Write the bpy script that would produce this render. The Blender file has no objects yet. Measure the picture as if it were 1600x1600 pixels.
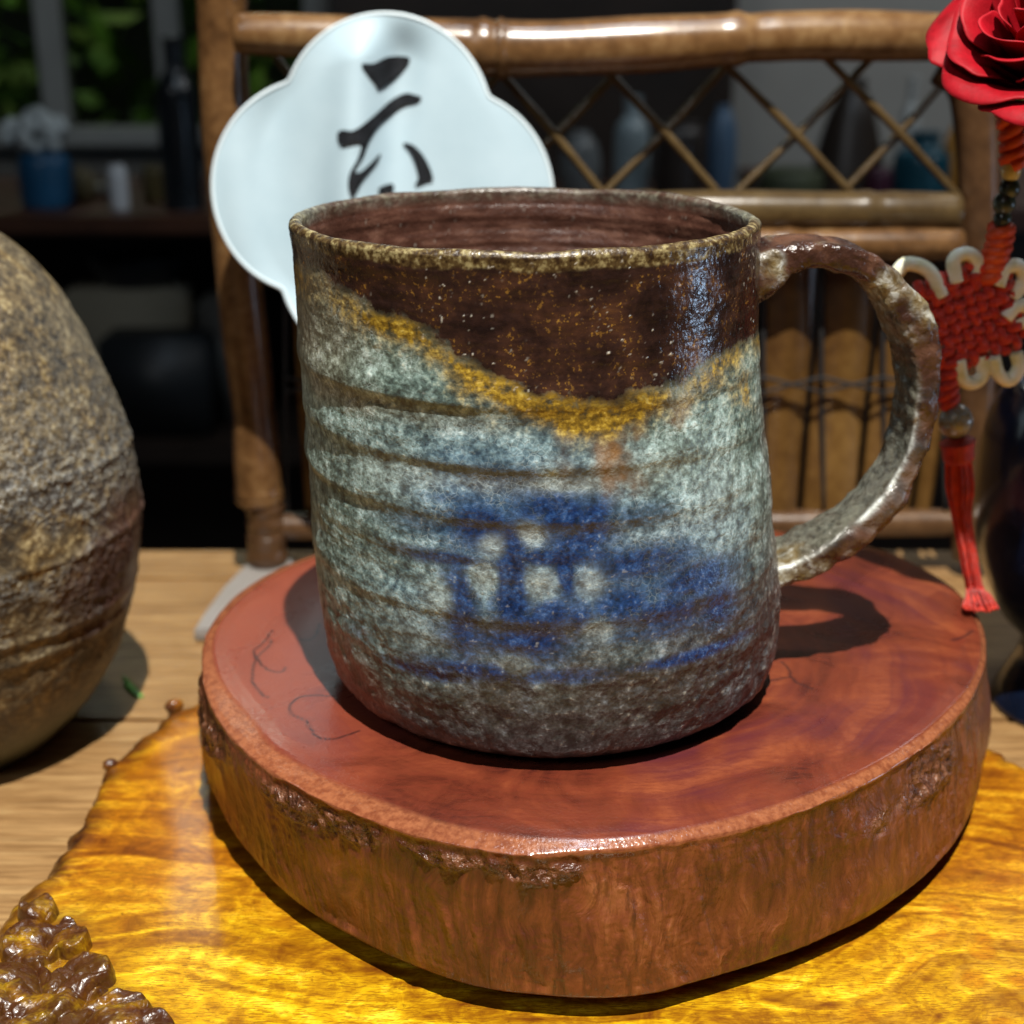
import bpy, bmesh, math, random
import numpy as np
from mathutils import Vector, Matrix, noise as mnoise
random.seed(7); rng = np.random.default_rng(7)
S = bpy.context.scene
COL = S.collection
# ------------------------------------------------------------------ camera
F, D, H, TH = 2200.0, 0.278, 0.1343, 0.3425      # focal length in photo pixels, distance, height, pitch
cam = bpy.data.cameras.new('camera'); camo = bpy.data.objects.new('camera', cam); COL.objects.link(camo)
camo.location = (0, -D, H); camo.rotation_euler = (math.pi/2-TH, 0, 0)
cam.sensor_width = 36; cam.lens = 36*F/1600; cam.clip_start = 0.01; cam.clip_end = 50
cam.dof.use_dof = True; cam.dof.focus_distance = 0.252; cam.dof.aperture_fstop = 16; cam.dof.aperture_blades = 0
S.camera = camo
# ------------------------------------------------------------------ world, lamps, exposure
W = bpy.data.worlds.new('World'); S.world = W; W.use_nodes = True
W.node_tree.nodes['Background'].inputs[0].default_value = (0.60, 0.66, 0.72, 1)
W.node_tree.nodes['Background'].inputs[1].default_value = 0.012
S.view_settings.view_transform = 'Standard'; S.view_settings.look = 'None'
S.view_settings.exposure = 0.0; S.view_settings.gamma = 1.0
def lamp(name, kind, loc, target, power, color, size, spot=None, blend=.3, size_y=None):
    l = bpy.data.lights.new(name, kind); l.energy = power; l.color = color
    if kind == 'AREA':
        l.size = size
        if size_y: l.shape = 'RECTANGLE'; l.size_y = size_y
    else: l.shadow_soft_size = size
    if spot: l.spot_size = math.radians(spot); l.spot_blend = blend
    o = bpy.data.objects.new(name, l); COL.objects.link(o); o.location = loc
    o.rotation_euler = (Vector(target)-Vector(loc)).to_track_quat('-Z', 'Y').to_euler()
    return o
lamp('ceiling_spot', 'SPOT', (0.07, -0.36, 1.00), (0.03, 0.02, 0), 100, (1, .95, .86), .006, 48, .9)
lamp('ceiling_panel', 'AREA', (0.10, 0.12, 1.15), (0.05, 0.0, 0), 3.2, (.72, .86, 1), .24, size_y=.12)
lamp('front_fill', 'AREA', (-0.60, -0.95, 1.00), (0, 0, 0.03), 3.4, (.90, .95, 1), .40)  # added soft fill from the camera side to lift the mug front
lamp('side_window', 'AREA', (0.80, -0.05, -0.01), (0, 0, 0.06), .45, (.50, .72, 1), .12, size_y=.05)
lamp('garden_light', 'AREA', (-0.55, 1.75, 1.1), (-0.45, 2.0, 0.2), 5, (.95, 1, .9), .5)
lamp('background_fill', 'AREA', (0.75, 0.75, 0.85), (0.30, 1.3, 0.2), 2.6, (.93, .97, 1), .25)  # added dim lamp, brightens the back wall and shelf pieces

# ------------------------------------------------------------------ helpers
def ray(px, py):
    x, u = (px-800)/F, (800-py)/F
    return Vector((x, math.cos(TH)+u*math.sin(TH), -math.sin(TH)+u*math.cos(TH)))
def at(px, py, Y):
    r = ray(px, py); return Vector((0, -D, H)) + r*((Y+D)/r.y)
def atz(px, py, z):
    r = ray(px, py); return Vector((0, -D, H)) + r*((z-H)/r.z)
def _h(ix, iy, iz):
    n = (ix.astype(np.uint32)*np.uint32(374761393)) ^ (iy.astype(np.uint32)*np.uint32(668265263)) ^ (iz.astype(np.uint32)*np.uint32(2246822519))
    n = (n ^ (n >> np.uint32(13)))*np.uint32(1274126177); n = n ^ (n >> np.uint32(16))
    return (n & np.uint32(0xffff)).astype(np.float64)/65535.0
def vn(p):
    p = np.asarray(p, float)+1000.0; i = np.floor(p).astype(np.int64); f = p-i; f = f*f*(3-2*f)
    x, y, z = i[..., 0], i[..., 1], i[..., 2]; fx, fy, fz = f[..., 0], f[..., 1], f[..., 2]
    L = lambda a, b, t: a+(b-a)*t
    return L(L(L(_h(x, y, z), _h(x+1, y, z), fx), L(_h(x, y+1, z), _h(x+1, y+1, z), fx), fy),
             L(L(_h(x, y, z+1), _h(x+1, y, z+1), fx), L(_h(x, y+1, z+1), _h(x+1, y+1, z+1), fx), fy), fz)
def fbm(p, o=4):
    p = np.asarray(p, float); s = 0; a = .5; t = 0
    for k in range(o):
        s = s+a*vn(p*2**k+k*17.3); t += a; a *= .5
    return s/t
def sm(a, b, x):
    t = np.clip((np.asarray(x, float)-a)/(b-a), 0, 1); return t*t*(3-2*t)
ORG = {}
def put(name, me, mat, parent=None, loc=None, smooth=True):
    """links a mesh given in world coordinates; its origin goes to the thing's base"""
    o = bpy.data.objects.new(name, me); COL.objects.link(o)
    if parent is not None:
        org = ORG[parent.name]; o.parent = parent
    else:
        org = Vector(loc) if loc is not None else Vector((0, 0, 0)); o.location = org
    me.transform(Matrix.Translation(-org)); ORG[o.name] = org
    if mat: me.materials.append(mat)
    if smooth: me.shade_smooth()
    return o
def tag(o, label=None, cat=None, group=None, kind=None):
    if label: o['label'] = label
    if cat: o['category'] = cat
    if group: o['group'] = group
    if kind: o['kind'] = kind
    return o
def thing(name, loc, label, cat, group=None):
    o = bpy.data.objects.new(name, None); COL.objects.link(o); o.location = loc; ORG[o.name] = Vector(loc)
    o.empty_display_size = .01
    return tag(o, label, cat, group)
def mesh_np(name, V, Fq):
    me = bpy.data.meshes.new(name); V = np.asarray(V, np.float32).reshape(-1, 3); Fq = np.asarray(Fq, np.int32)
    k = Fq.shape[1]; n = len(Fq)
    me.vertices.add(len(V)); me.vertices.foreach_set('co', V.ravel())
    me.loops.add(n*k); me.loops.foreach_set('vertex_index', Fq.ravel())
    me.polygons.add(n); me.polygons.foreach_set('loop_start', np.arange(0, n*k, k, dtype=np.int32))
    me.update(calc_edges=True); return me
def grid(name, P, wrap=False, attrs=None):
    """P[nv,nu,3]; wrap joins the u direction"""
    nv, nu = P.shape[:2]; a = np.arange(nv*nu).reshape(nv, nu)
    b = np.concatenate([a, a[:, :1]], 1) if wrap else a
    q = np.stack([b[:-1, :-1], b[:-1, 1:], b[1:, 1:], b[1:, :-1]], -1).reshape(-1, 4)
    me = mesh_np(name, P, q)
    for k, v in (attrs or {}).items():
        at_ = me.attributes.new(k, 'FLOAT', 'POINT'); at_.data.foreach_set('value', np.asarray(v, np.float32).ravel())
    return me
def frames(pts):
    pts = np.asarray(pts, float); t = np.gradient(pts, axis=0); t /= np.linalg.norm(t, axis=1)[:, None]+1e-12
    n = np.cross(t[0], [0.123, 0.3, 0.94]);
    if np.linalg.norm(n) < 1e-3: n = np.cross(t[0], [1, 0, 0])
    N = []
    for k in range(len(pts)):
        n = n-t[k]*np.dot(n, t[k]); n /= np.linalg.norm(n); N.append(n.copy())
    N = np.array(N); return t, N, np.cross(t, N)
def spline(pts, n):
    """Catmull-Rom through the points, resampled"""
    p = np.asarray(pts, float); p = np.vstack([2*p[0]-p[1], p, 2*p[-1]-p[-2]])
    out = []; m = len(p)-3
    for s in np.linspace(0, m-1e-9, n):
        k = int(s); t = s-k; a, b, c, d = p[k:k+4]
        out.append(.5*((2*b)+(c-a)*t+(2*a-5*b+4*c-d)*t*t+(3*b-a-3*c+d)*t**3))
    return np.array(out)
def tube(name, pts, rad, n=12, cap=True, closed=False):
    pts = np.asarray(pts, float); rad = np.broadcast_to(np.asarray(rad, float), (len(pts),)).copy()
    if cap and not closed:
        t0 = pts[0]-pts[1]; t0 /= np.linalg.norm(t0); t1 = pts[-1]-pts[-2]; t1 /= np.linalg.norm(t1)
        pts = np.vstack([pts[0]+t0*rad[0]*.16, pts[0]+t0*rad[0]*.12, pts, pts[-1]+t1*rad[-1]*.12, pts[-1]+t1*rad[-1]*.16])
        rad = np.concatenate([[rad[0]*.01, rad[0]*.86], rad, [rad[-1]*.86, rad[-1]*.01]])
    t, N, B = frames(pts)
    if cap and not closed: N[:2] = N[2]; B[:2] = B[2]; N[-2:] = N[-3]; B[-2:] = B[-3]
    a = np.linspace(0, 2*np.pi, n, endpoint=False)
    P = pts[:, None]+rad[:, None, None]*(np.cos(a)[None, :, None]*N[:, None]+np.sin(a)[None, :, None]*B[:, None])
    if closed: P = np.concatenate([P, P[:1]], 0)
    return grid(name, P, True)
def join(name, meshes):
    bm = bmesh.new()
    for m in meshes: bm.from_mesh(m); bpy.data.meshes.remove(m)
    me = bpy.data.meshes.new(name); bm.to_mesh(me); bm.free(); return me
def lathe(name, prof, c, n=96):
    a = np.linspace(0, 2*np.pi, n, endpoint=False); prof = np.asarray(prof, float)
    P = np.stack([c[0]+prof[:, 0:1]*np.sin(a), c[1]-prof[:, 0:1]*np.cos(a), c[2]+prof[:, 1:2]+0*a], -1)
    return grid(name, P, True)
def box(name, x0, x1, y0, y1, z0, z1, bev=0.0, seg=2):
    bm = bmesh.new(); bmesh.ops.create_cube(bm, size=1)
    for v in bm.verts:
        v.co = Vector(((x0+x1)/2+v.co.x*(x1-x0), (y0+y1)/2+v.co.y*(y1-y0), (z0+z1)/2+v.co.z*(z1-z0)))
    if bev: bmesh.ops.bevel(bm, geom=bm.edges[:], offset=bev, segments=seg, affect='EDGES')
    me = bpy.data.meshes.new(name); bm.to_mesh(me); bm.free(); return me
def ball(name, c, r, seg=20, squash=(1, 1, 1)):
    bm = bmesh.new(); bmesh.ops.create_uvsphere(bm, u_segments=seg, v_segments=seg//2+2, radius=1)
    for v in bm.verts: v.co = Vector(c)+Vector((v.co.x*r*squash[0], v.co.y*r*squash[1], v.co.z*r*squash[2]))
    me = bpy.data.meshes.new(name); bm.to_mesh(me); bm.free(); return me

class M:
    """small node-material builder"""
    def __init__(s, name, rough=.5, spec=.5, coat=0, coat_rough=.1):
        s.m = bpy.data.materials.new(name); s.m.use_nodes = True; s.t = s.m.node_tree; s.b = s.t.nodes['Principled BSDF']
        s.set('Roughness', rough); s.set('Specular IOR Level', spec); s.set('Coat Weight', coat); s.set('Coat Roughness', coat_rough)
        s.tc = s.t.nodes.new('ShaderNodeTexCoord'); s.co = s.tc.outputs['Object']
    def set(s, k, v):
        i = s.b.inputs[k]
        if isinstance(v, bpy.types.NodeSocket): s.t.links.new(v, i)
        elif isinstance(v, tuple): i.default_value = (*v, 1) if len(v) == 3 else v
        else: i.default_value = v
        return s
    def _in(s, sock, v):
        if isinstance(v, bpy.types.NodeSocket): s.t.links.new(v, sock)
        elif v is not None:
            if isinstance(v, tuple) and len(v) == 3 and sock.type == 'RGBA': v = (*v, 1)
            sock.default_value = v
    def map(s, scale=(1, 1, 1), rot=(0, 0, 0), loc=(0, 0, 0), vec=None):
        n = s.t.nodes.new('ShaderNodeMapping'); s._in(n.inputs[0], vec or s.co)
        n.inputs[1].default_value = loc; n.inputs[2].default_value = rot; n.inputs[3].default_value = scale; return n.outputs[0]
    def noise(s, scale, detail=4, rough=.55, dist=0, vec=None):
        n = s.t.nodes.new('ShaderNodeTexNoise'); s._in(n.inputs['Vector'], vec or s.co)
        if scale > 12: detail = max(0, min(detail, math.log2(5200/scale)))     # nothing finer than a pixel
        n.inputs['Scale'].default_value = scale; n.inputs['Detail'].default_value = detail
        n.inputs['Roughness'].default_value = rough; n.inputs['Distortion'].default_value = dist; return n.outputs[0]
    def noisec(s, scale, detail=2, vec=None):
        n = s.t.nodes.new('ShaderNodeTexNoise'); s._in(n.inputs['Vector'], vec or s.co)
        n.inputs['Scale'].default_value = scale; n.inputs['Detail'].default_value = detail; return n.outputs[1]
    def vor(s, scale, feature='F1', vec=None, rand=1):
        n = s.t.nodes.new('ShaderNodeTexVoronoi'); n.feature = feature; s._in(n.inputs['Vector'], vec or s.co)
        n.inputs['Scale'].default_value = scale; n.inputs['Randomness'].default_value = rand; return n.outputs['Distance']
    def wave(s, scale, dist=2, detail=2, dscale=1, vec=None, kind='BANDS', dirn='X'):
        n = s.t.nodes.new('ShaderNodeTexWave'); n.wave_type = kind; s._in(n.inputs['Vector'], vec or s.co)
        if kind == 'BANDS': n.bands_direction = dirn
        else: n.rings_direction = dirn
        n.inputs['Scale'].default_value = scale; n.inputs['Distortion'].default_value = dist
        n.inputs['Detail'].default_value = detail; n.inputs['Detail Scale'].default_value = dscale; return n.outputs['Fac']
    def ramp(s, fac, stops):
        n = s.t.nodes.new('ShaderNodeValToRGB'); s._in(n.inputs[0], fac); e = n.color_ramp.elements
        while len(e) < len(stops): e.new(.5)
        for k, (p, c) in enumerate(stops):
            e[k].position = p; e[k].color = (*c, 1) if isinstance(c, tuple) else (c, c, c, 1)
        return n.outputs[0]
    def mix(s, fac, a, b, mode='MIX'):
        n = s.t.nodes.new('ShaderNodeMix'); n.data_type = 'RGBA'; n.blend_type = mode
        s._in(n.inputs[0], fac); s._in(n.inputs[6], a); s._in(n.inputs[7], b); return n.outputs[2]
    def math(s, op, a, b=None, c=None, clamp=False):
        n = s.t.nodes.new('ShaderNodeMath'); n.operation = op; n.use_clamp = clamp
        s._in(n.inputs[0], a); s._in(n.inputs[1], b); s._in(n.inputs[2], c); return n.outputs[0]
    def attr(s, name):
        n = s.t.nodes.new('ShaderNodeAttribute'); n.attribute_name = name; return n.outputs['Fac']
    def vadd(s, a, b, k):
        n = s.t.nodes.new('ShaderNodeVectorMath'); n.operation = 'MULTIPLY_ADD'
        s._in(n.inputs[0], b); n.inputs[1].default_value = (k, k, k); s._in(n.inputs[2], a); return n.outputs[0]
    def bump(s, h, dist=.0005, strength=1.0, normal=None):
        n = s.t.nodes.new('ShaderNodeBump'); n.inputs['Strength'].default_value = strength; n.inputs['Distance'].default_value = dist
        s._in(n.inputs['Height'], h); s._in(n.inputs['Normal'], normal); s.set('Normal', n.outputs[0]); return n.outputs[0]

# ------------------------------------------------------------------ levels
ZB, ZT = -0.0348, -0.049          # top of the yellow slab, top of the table

# ------------------------------------------------------------------ table of planks (setting)
def wood_plank_mat():
    m = M('oak_planks', .42, .45)
    v = m.map((6, 60, 60)); g = m.noise(6, 6, .6, .6, v); g2 = m.noise(3, 5, .65, .4, m.map((18, 260, 60)))
    c = m.ramp(g, [(.25, (.17, .085, .028)), (.5, (.33, .19, .075)), (.75, (.46, .30, .13))])
    c = m.mix(m.ramp(g2, [(.35, .75), (.62, 0.0)]), c, (.14, .07, .025))
    m.set('Base Color', c); m.bump(g2, .0003, .5); return m.m
oak = wood_plank_mat()
tabletop = put('tabletop', box('tabletop', -.6, .6, -.5, .193, ZT-.04, ZT-.012), oak, smooth=False); tag(tabletop, kind='structure')
for y0, y1 in ((-.5, -.34), (-.34, -.19), (-.19, -.055), (-.055, .066), (.066, .168), (.168, .196)):
    put('plank', box('plank', -.6, .6, y0+.0004, y1-.0004, ZT-.0118, ZT, .0009, 2), oak, tabletop, smooth=False)

# ------------------------------------------------------------------ yellow burl slab
def slab_outline(pts, n, z):
    p = [atz(x, y, z) for x, y in pts]; return p
sl_front = [atz(x, y, ZB) for x, y in ((305, 1092), (262, 1103), (235, 1122), (203, 1158), (168, 1192), (146, 1232), (118, 1275), (92, 1318), (66, 1352), (30, 1383), (6, 1425), (-30, 1480), (-90, 1540))]
sl = [(p.x, p.y) for p in sl_front]
sl += [(-.118, -.155), (-.06, -.19), (.02, -.20), (.11, -.185), (.175, -.14), (.205, -.07), (.200, -.005)]
sl += [(atz(1640, 1196, ZB).x, atz(1640, 1196, ZB).y), (atz(1560, 1165, ZB).x, atz(1560, 1165, ZB).y), (.10, .055), (.05, .085), (-.02, .08)]
sl = np.array(sl)
def closed_spline(p, n):
    m = len(p); out = []
    for s in np.linspace(0, m, n, endpoint=False):
        k = int(s); t = s-k; a, b, c, d = p[(k-1) % m], p[k % m], p[(k+1) % m], p[(k+2) % m]
        out.append(.5*((2*b)+(c-a)*t+(2*a-5*b+4*c-d)*t*t+(3*b-a-3*c+d)*t**3))
    return np.array(out)
SC = np.array([.035, -.05]); so = closed_spline(sl, 720)
jit = fbm(np.stack([so[:, 0]*160, so[:, 1]*160, 0*so[:, 0]], -1), 4)-.5
so = SC+(so-SC)*(1+.030*jit)[:, None]
rows = []; edge = []
for f, dz in [(k/120, 0) for k in range(1, 117)]+[(.978, -.0004), (.987, -.0013), (.993, -.0026), (.997, -.0045), (.994, -.0075), (.985, -.0105), (.96, -.0135), (.90, -.0141), (.02, -.0141)]:
    q = SC+(so-SC)*f; zz = ZB+dz+0*q[:, 0]
    w = sm(.93, .99, f)
    pn = np.stack([q[:, 0]*110, q[:, 1]*110, zz*200], -1)
    rough = (fbm(pn, 4)-.5)
    if dz > -.0135:
        zz = zz+w*rough*.0035
        q = q+((so-SC)/np.linalg.norm(so-SC, axis=1)[:, None])*(w*(fbm(pn*1.7+9, 3)-.5)*.004)[:, None]
        zz = zz+.0005*(fbm(np.stack([q[:, 0]*40, q[:, 1]*40, 0*zz], -1), 2)-.5)*(1-w)*sm(.10, .5, f)
    rows.append(np.stack([q[:, 0], q[:, 1], zz], -1)); edge.append(np.full(len(q), w))
for k_ in range(len(rows)):
    for kx, ky in ((50, 1500), (40, 1570), (150, 1570), (90, 1450), (200, 1610)):
        kp_ = atz(kx, ky, ZB); edge[k_] = np.maximum(edge[k_], .95*np.exp(-(((rows[k_][:, 0]-kp_.x)**2+(rows[k_][:, 1]-kp_.y)**2)/.0065**2)**2))
rows.insert(0, np.broadcast_to(np.array([SC[0], SC[1], ZB]), rows[0].shape)); edge.insert(0, np.zeros(720))
def burl_mat(name='burl_lacquer', knob=False):
    m = M(name, .36, .4, .40, .15)
    e = m.attr('edge') if not knob else None
    wv = m.vadd(m.co, m.noisec(14, 3), .05)
    # chatoyant ripples that fan out, curls of burl eyes on the right
    fan = m.map((30, 62, 30), (0, 0, math.radians(-22)), vec=wv)
    n1 = m.noise(2.1, 5, .55, 1.6, fan)
    n2 = m.noise(95, 6, .68, 2.6)
    stripe = m.noise(1, 2.5, .5, .9, m.map((24, 190, 40), (0, 0, math.radians(-24)), vec=m.vadd(m.co, m.noisec(9, 2), .07)))
    fine = m.noise(9, 3, .6, 0, m.map((60, 420, 60), (0, 0, math.radians(35))))
    fig = m.math('MULTIPLY_ADD', stripe, .46, m.math('MULTIPLY_ADD', n1, .26, m.math('MULTIPLY', n2, .34)))
    c = m.ramp(fig, [(.40, (.12, .032, .001)), (.465, (.26, .105, .001)), (.525, (.41, .205, .002)), (.58, (.57, .34, .004)), (.66, (.85, .60, .035))])
    # burl eyes
    vd = m.vor(95, 'F1', wv); eye = m.ramp(vd, [(.0, 1.0), (.30, .75), (.42, 0.0)])
    ring = m.ramp(vd, [(.36, 0.0), (.46, 1.0), (.60, 0.0)])
    px_ = m.t.nodes.new('ShaderNodeSeparateXYZ'); m._in(px_.inputs[0], m.co)
    right = m.math('MULTIPLY', m.ramp(px_.outputs[0], [(.0, 0.0), (.06, 1.0)]), m.ramp(m.noise(24, 3), [(.42, 0.0), (.58, 1.0)]), clamp=True)
    c = m.mix(m.math('MULTIPLY', eye, m.math('MULTIPLY', right, .65)), c, (.46, .15, .004))
    c = m.mix(m.math('MULTIPLY', ring, m.math('MULTIPLY', right, .35)), c, (.74, .42, .03))
    # redder wood towards the back
    back = m.ramp(m.math('MULTIPLY_ADD', px_.outputs[1], 9, m.math('MULTIPLY_ADD', n1, .55, .12)), [(.30, 0.0), (.62, .75)])
    c = m.mix(back, c, m.ramp(fig, [(.40, (.10, .020, .002)), (.53, (.30, .082, .003)), (.66, (.60, .25, .008))]))
    c = m.mix(m.ramp(fine, [(.40, .70), (.50, 0.0)]), c, (.17, .055, .002))
    c = m.mix(m.ramp(m.noise(600, 3, .7), [(.62, 0.0), (.72, .6)]), c, (.12, .035, .002))
    if knob:
        k = m.noise(120, 4, .6); c = m.mix(m.ramp(k, [(.50, .95), (.72, .2)]), c, (.045, .012, .004))
        m.set('Base Color', c); m.bump(m.noise(420, 4, .65), .0007, .6)
    else:
        d = m.math('MULTIPLY', e, m.ramp(m.noise(90, 4, .6), [(.35, 1.0), (.62, .35)]), clamp=True)
        c = m.mix(d, c, (.035, .011, .005)); m.set('Base Color', c)
        m.bump(m.math('MULTIPLY', m.math('ADD', e, .05), m.noise(350, 4, .6)), .0006, .6)
    return m.m
board = thing('burl_slab', (SC[0], SC[1], ZT), 'glossy amber burl wood slab with dark live edge lying under the red wood slice', 'wood slab')
put('slab', grid('slab', np.array(rows), True, {'edge': np.array(edge)}), burl_mat(), board)
km = burl_mat('burl_knob_lacquer', True)
def lump(name, c, r, axis, seed, mat, parent, rough=.22):
    bm = bmesh.new(); bmesh.ops.create_icosphere(bm, subdivisions=5, radius=1)
    co = np.array([v.co for v in bm.verts]); n = fbm(co*1.6+seed*7.1, 4)-.5; n2 = fbm(co*6+seed*3.3, 3)-.5
    co = co*(1+rough*2*n+.10*n2)[:, None]*np.array(r); ca, sa = math.cos(axis), math.sin(axis)
    co = np.stack([co[:, 0]*ca-co[:, 1]*sa, co[:, 0]*sa+co[:, 1]*ca, co[:, 2]], -1)+np.array(c)
    for v, p in zip(bm.verts, co): v.co = p
    me = bpy.data.meshes.new(name); bm.to_mesh(me); bm.free(); return put(name, me, mat, parent)
# gnarled growth along the lower left edge: one fused relief of rounded folds with sharp creases
gx, gy = np.meshgrid(np.linspace(-.120, -.050, 400), np.linspace(-.106, -.030, 430))
wx_ = gx+.010*(fbm(np.stack([gx*55, gy*55, 0*gx], -1), 2)-.5); wy_ = gy+.010*(fbm(np.stack([gx*55, gy*55, 0*gx+9], -1), 2)-.5)
ca_, sa_ = math.cos(.55), math.sin(.55); ua, ub = wx_*ca_+wy_*sa_, -wx_*sa_+wy_*ca_
n1 = np.abs(vn(np.stack([ua*115, ub*205, 0*gx+2.5], -1))-.5)*2; n2 = np.abs(vn(np.stack([ua*240, ub*300, 0*gx+7.5], -1))-.5)*2
fold = np.sqrt(np.clip(n1*2.2, 0, 1))*.75+np.sqrt(np.clip(n2*2, 0, 1))*.25
msk = np.full_like(gx, -9.0)
for kx, ky, kr in ((60, 1432, .0042), (105, 1456, .0026), (55, 1482, .0070), (115, 1484, .0036), (20, 1548, .0085), (125, 1536, .0068), (66, 1580, .0080), (185, 1592, .0066), (118, 1610, .0075), (20, 1640, .010), (236, 1620, .0052), (180, 1660, .009), (-30, 1560, .009)):
    kp_ = atz(kx, ky, ZB); msk = np.maximum(msk, 1-((gx-kp_.x)**2+(gy-kp_.y)**2)/kr**2)
far = sm(-.7, -.2, msk)
msk = far*sm(-.12, .45, msk+.5*(fbm(np.stack([gx*260, gy*260, 0*gx], -1), 3)-.5))
gz = ZB-.0022+msk*(.0024+.0034*fold)+msk*.0009*(fbm(np.stack([gx*700, gy*700, 0*gx], -1), 3)-.5)
ia = np.arange(gx.size).reshape(gx.shape); qf = np.stack([ia[:-1, :-1], ia[:-1, 1:], ia[1:, 1:], ia[1:, :-1]], -1).reshape(-1, 4)
qf = qf[msk.ravel()[qf].max(1) > .02]; used, inv = np.unique(qf, return_inverse=True)
gmesh = mesh_np('gnarled_burl', np.stack([gx, gy, gz], -1).reshape(-1, 3)[used], inv.reshape(-1, 4)); put('gnarled_burl', gmesh, km, board)
for k, (x, y, r, ax) in enumerate([(172, 1192, (.0018, .0014, .0014), .5), (272, 1100, (.0024, .0016, .0018), .4)]):
    p = atz(x, y, ZB); lump('burl_knob', (p.x, p.y, ZB-.0005), r, ax, k, km, board, .16)

# ------------------------------------------------------------------ red wood slice
TS = .0305
SX = np.array([.019, .018])
def polar(pts, z, dense=1440):
    a = []; r = []
    for x, y in pts:
        p = atz(x, y, z); d = np.array([p.x, p.y])-SX; a.append(math.atan2(d[0], -d[1]) % (2*math.pi)); r.append(np.hypot(*d))
    i = np.argsort(a); a = np.array(a)[i]; r = np.array(r)[i]
    t = np.linspace(0, 2*np.pi, dense, endpoint=False)
    rr = np.interp(t, np.concatenate([a-2*np.pi, a, a+2*np.pi]), np.tile(r, 3))
    k = np.hanning(35); k /= k.sum(); return t, np.real(np.fft.ifft(np.fft.fft(rr)*np.fft.fft(np.roll(np.pad(k, (0, dense-35)), -17))))
back = [(1390, 862), (1250, 835), (1100, 820), (950, 815), (800, 817), (650, 832), (560, 847)]
top_px = [(495, 870), (430, 897), (375, 937), (338, 985), (336, 1030), (360, 1075), (402, 1120), (425, 1160), (500, 1203), (600, 1246), (700, 1282), (800, 1302), (900, 1309), (1000, 1304), (1100, 1284), (1200, 1256), (1300, 1222), (1400, 1168), (1475, 1110), (1518, 1060), (1532, 1010), (1520, 962), (1490, 922), (1440, 888)]+back
ch_px = [(486, 868), (424, 893), (362, 935), (322, 990), (316, 1045), (334, 1112), (375, 1165), (410, 1196), (500, 1247), (600, 1288), (700, 1316), (800, 1334), (850, 1336), (900, 1331), (1000, 1324), (1100, 1308), (1200, 1284), (1300, 1246), (1400, 1194), (1480, 1134), (1528, 1070), (1541, 1012), (1528, 962), (1494, 922), (1443, 888)]+back
bo_px = [(500, 905), (425, 945), (355, 1010), (316, 1090), (320, 1170), (342, 1260), (400, 1350), (480, 1428), (560, 1475), (650, 1516), (750, 1550), (850, 1562), (930, 1567), (1020, 1560), (1100, 1536), (1200, 1506), (1300, 1466), (1400, 1409), (1470, 1350), (1512, 1285), (1530, 1210), (1538, 1120), (1520, 1040), (1470, 970), (1390, 920), (1250, 890), (950, 868), (650, 885)]
ta, r_top = polar(top_px, 0); _, r_ch = polar(ch_px, -.0014); _, r_bo = polar(bo_px, -TS)
r_ch = np.maximum(r_ch, r_top+.0008)
sx, cx_ = np.sin(ta), -np.cos(ta)
# chips of rough bark beneath the bevel (angles of the photographed patches)
def ang(px, py, z=-.01):
    p = atz(px, py, z); return math.atan2(p.x-SX[0], -(p.y-SX[1]))
prof = [(k/150, 0) for k in range(0, 151)]
V = []; A_side = []; A_ch = []; A_bark = []
def dang(a): return (ta-a+np.pi) % (2*np.pi)-np.pi
for f, _ in prof:
    r = r_top*f; x = SX[0]+r*sx; y = SX[1]+r*cx_
    z = .0003*(fbm(np.stack([x*60, y*60, 0*x], -1), 2)-.5)*sm(0, .3, f)-.00025*sm(.96, 1, f)
    V.append(np.stack([x, y, z], -1)); A_side.append(0*x); A_ch.append(0*x); A_bark.append(0*x)
for k in range(1, 9):                                        # rounded, polished bevel
    f = k/8; r = r_top+(r_ch-r_top)*(f if f < .9 else .9+(f-.9)*.7)
    z = -.0003-.0011*f-.0006*max(0, f-.75)*4*max(0, f-.75); x = SX[0]+r*sx; y = SX[1]+r*cx_
    z = z+.0005*(fbm(np.stack([x*110, y*110, 0*x], -1), 3)-.5)*f
    V.append(np.stack([x, y, z], -1)); A_side.append(0*x+.15*f); A_ch.append(0*x+sm(0, .25, f)); A_bark.append(0*x)
wave_e = fbm(np.stack([ta*0+3, sx*3.0, cx_*3.0], -1), 3)
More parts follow.
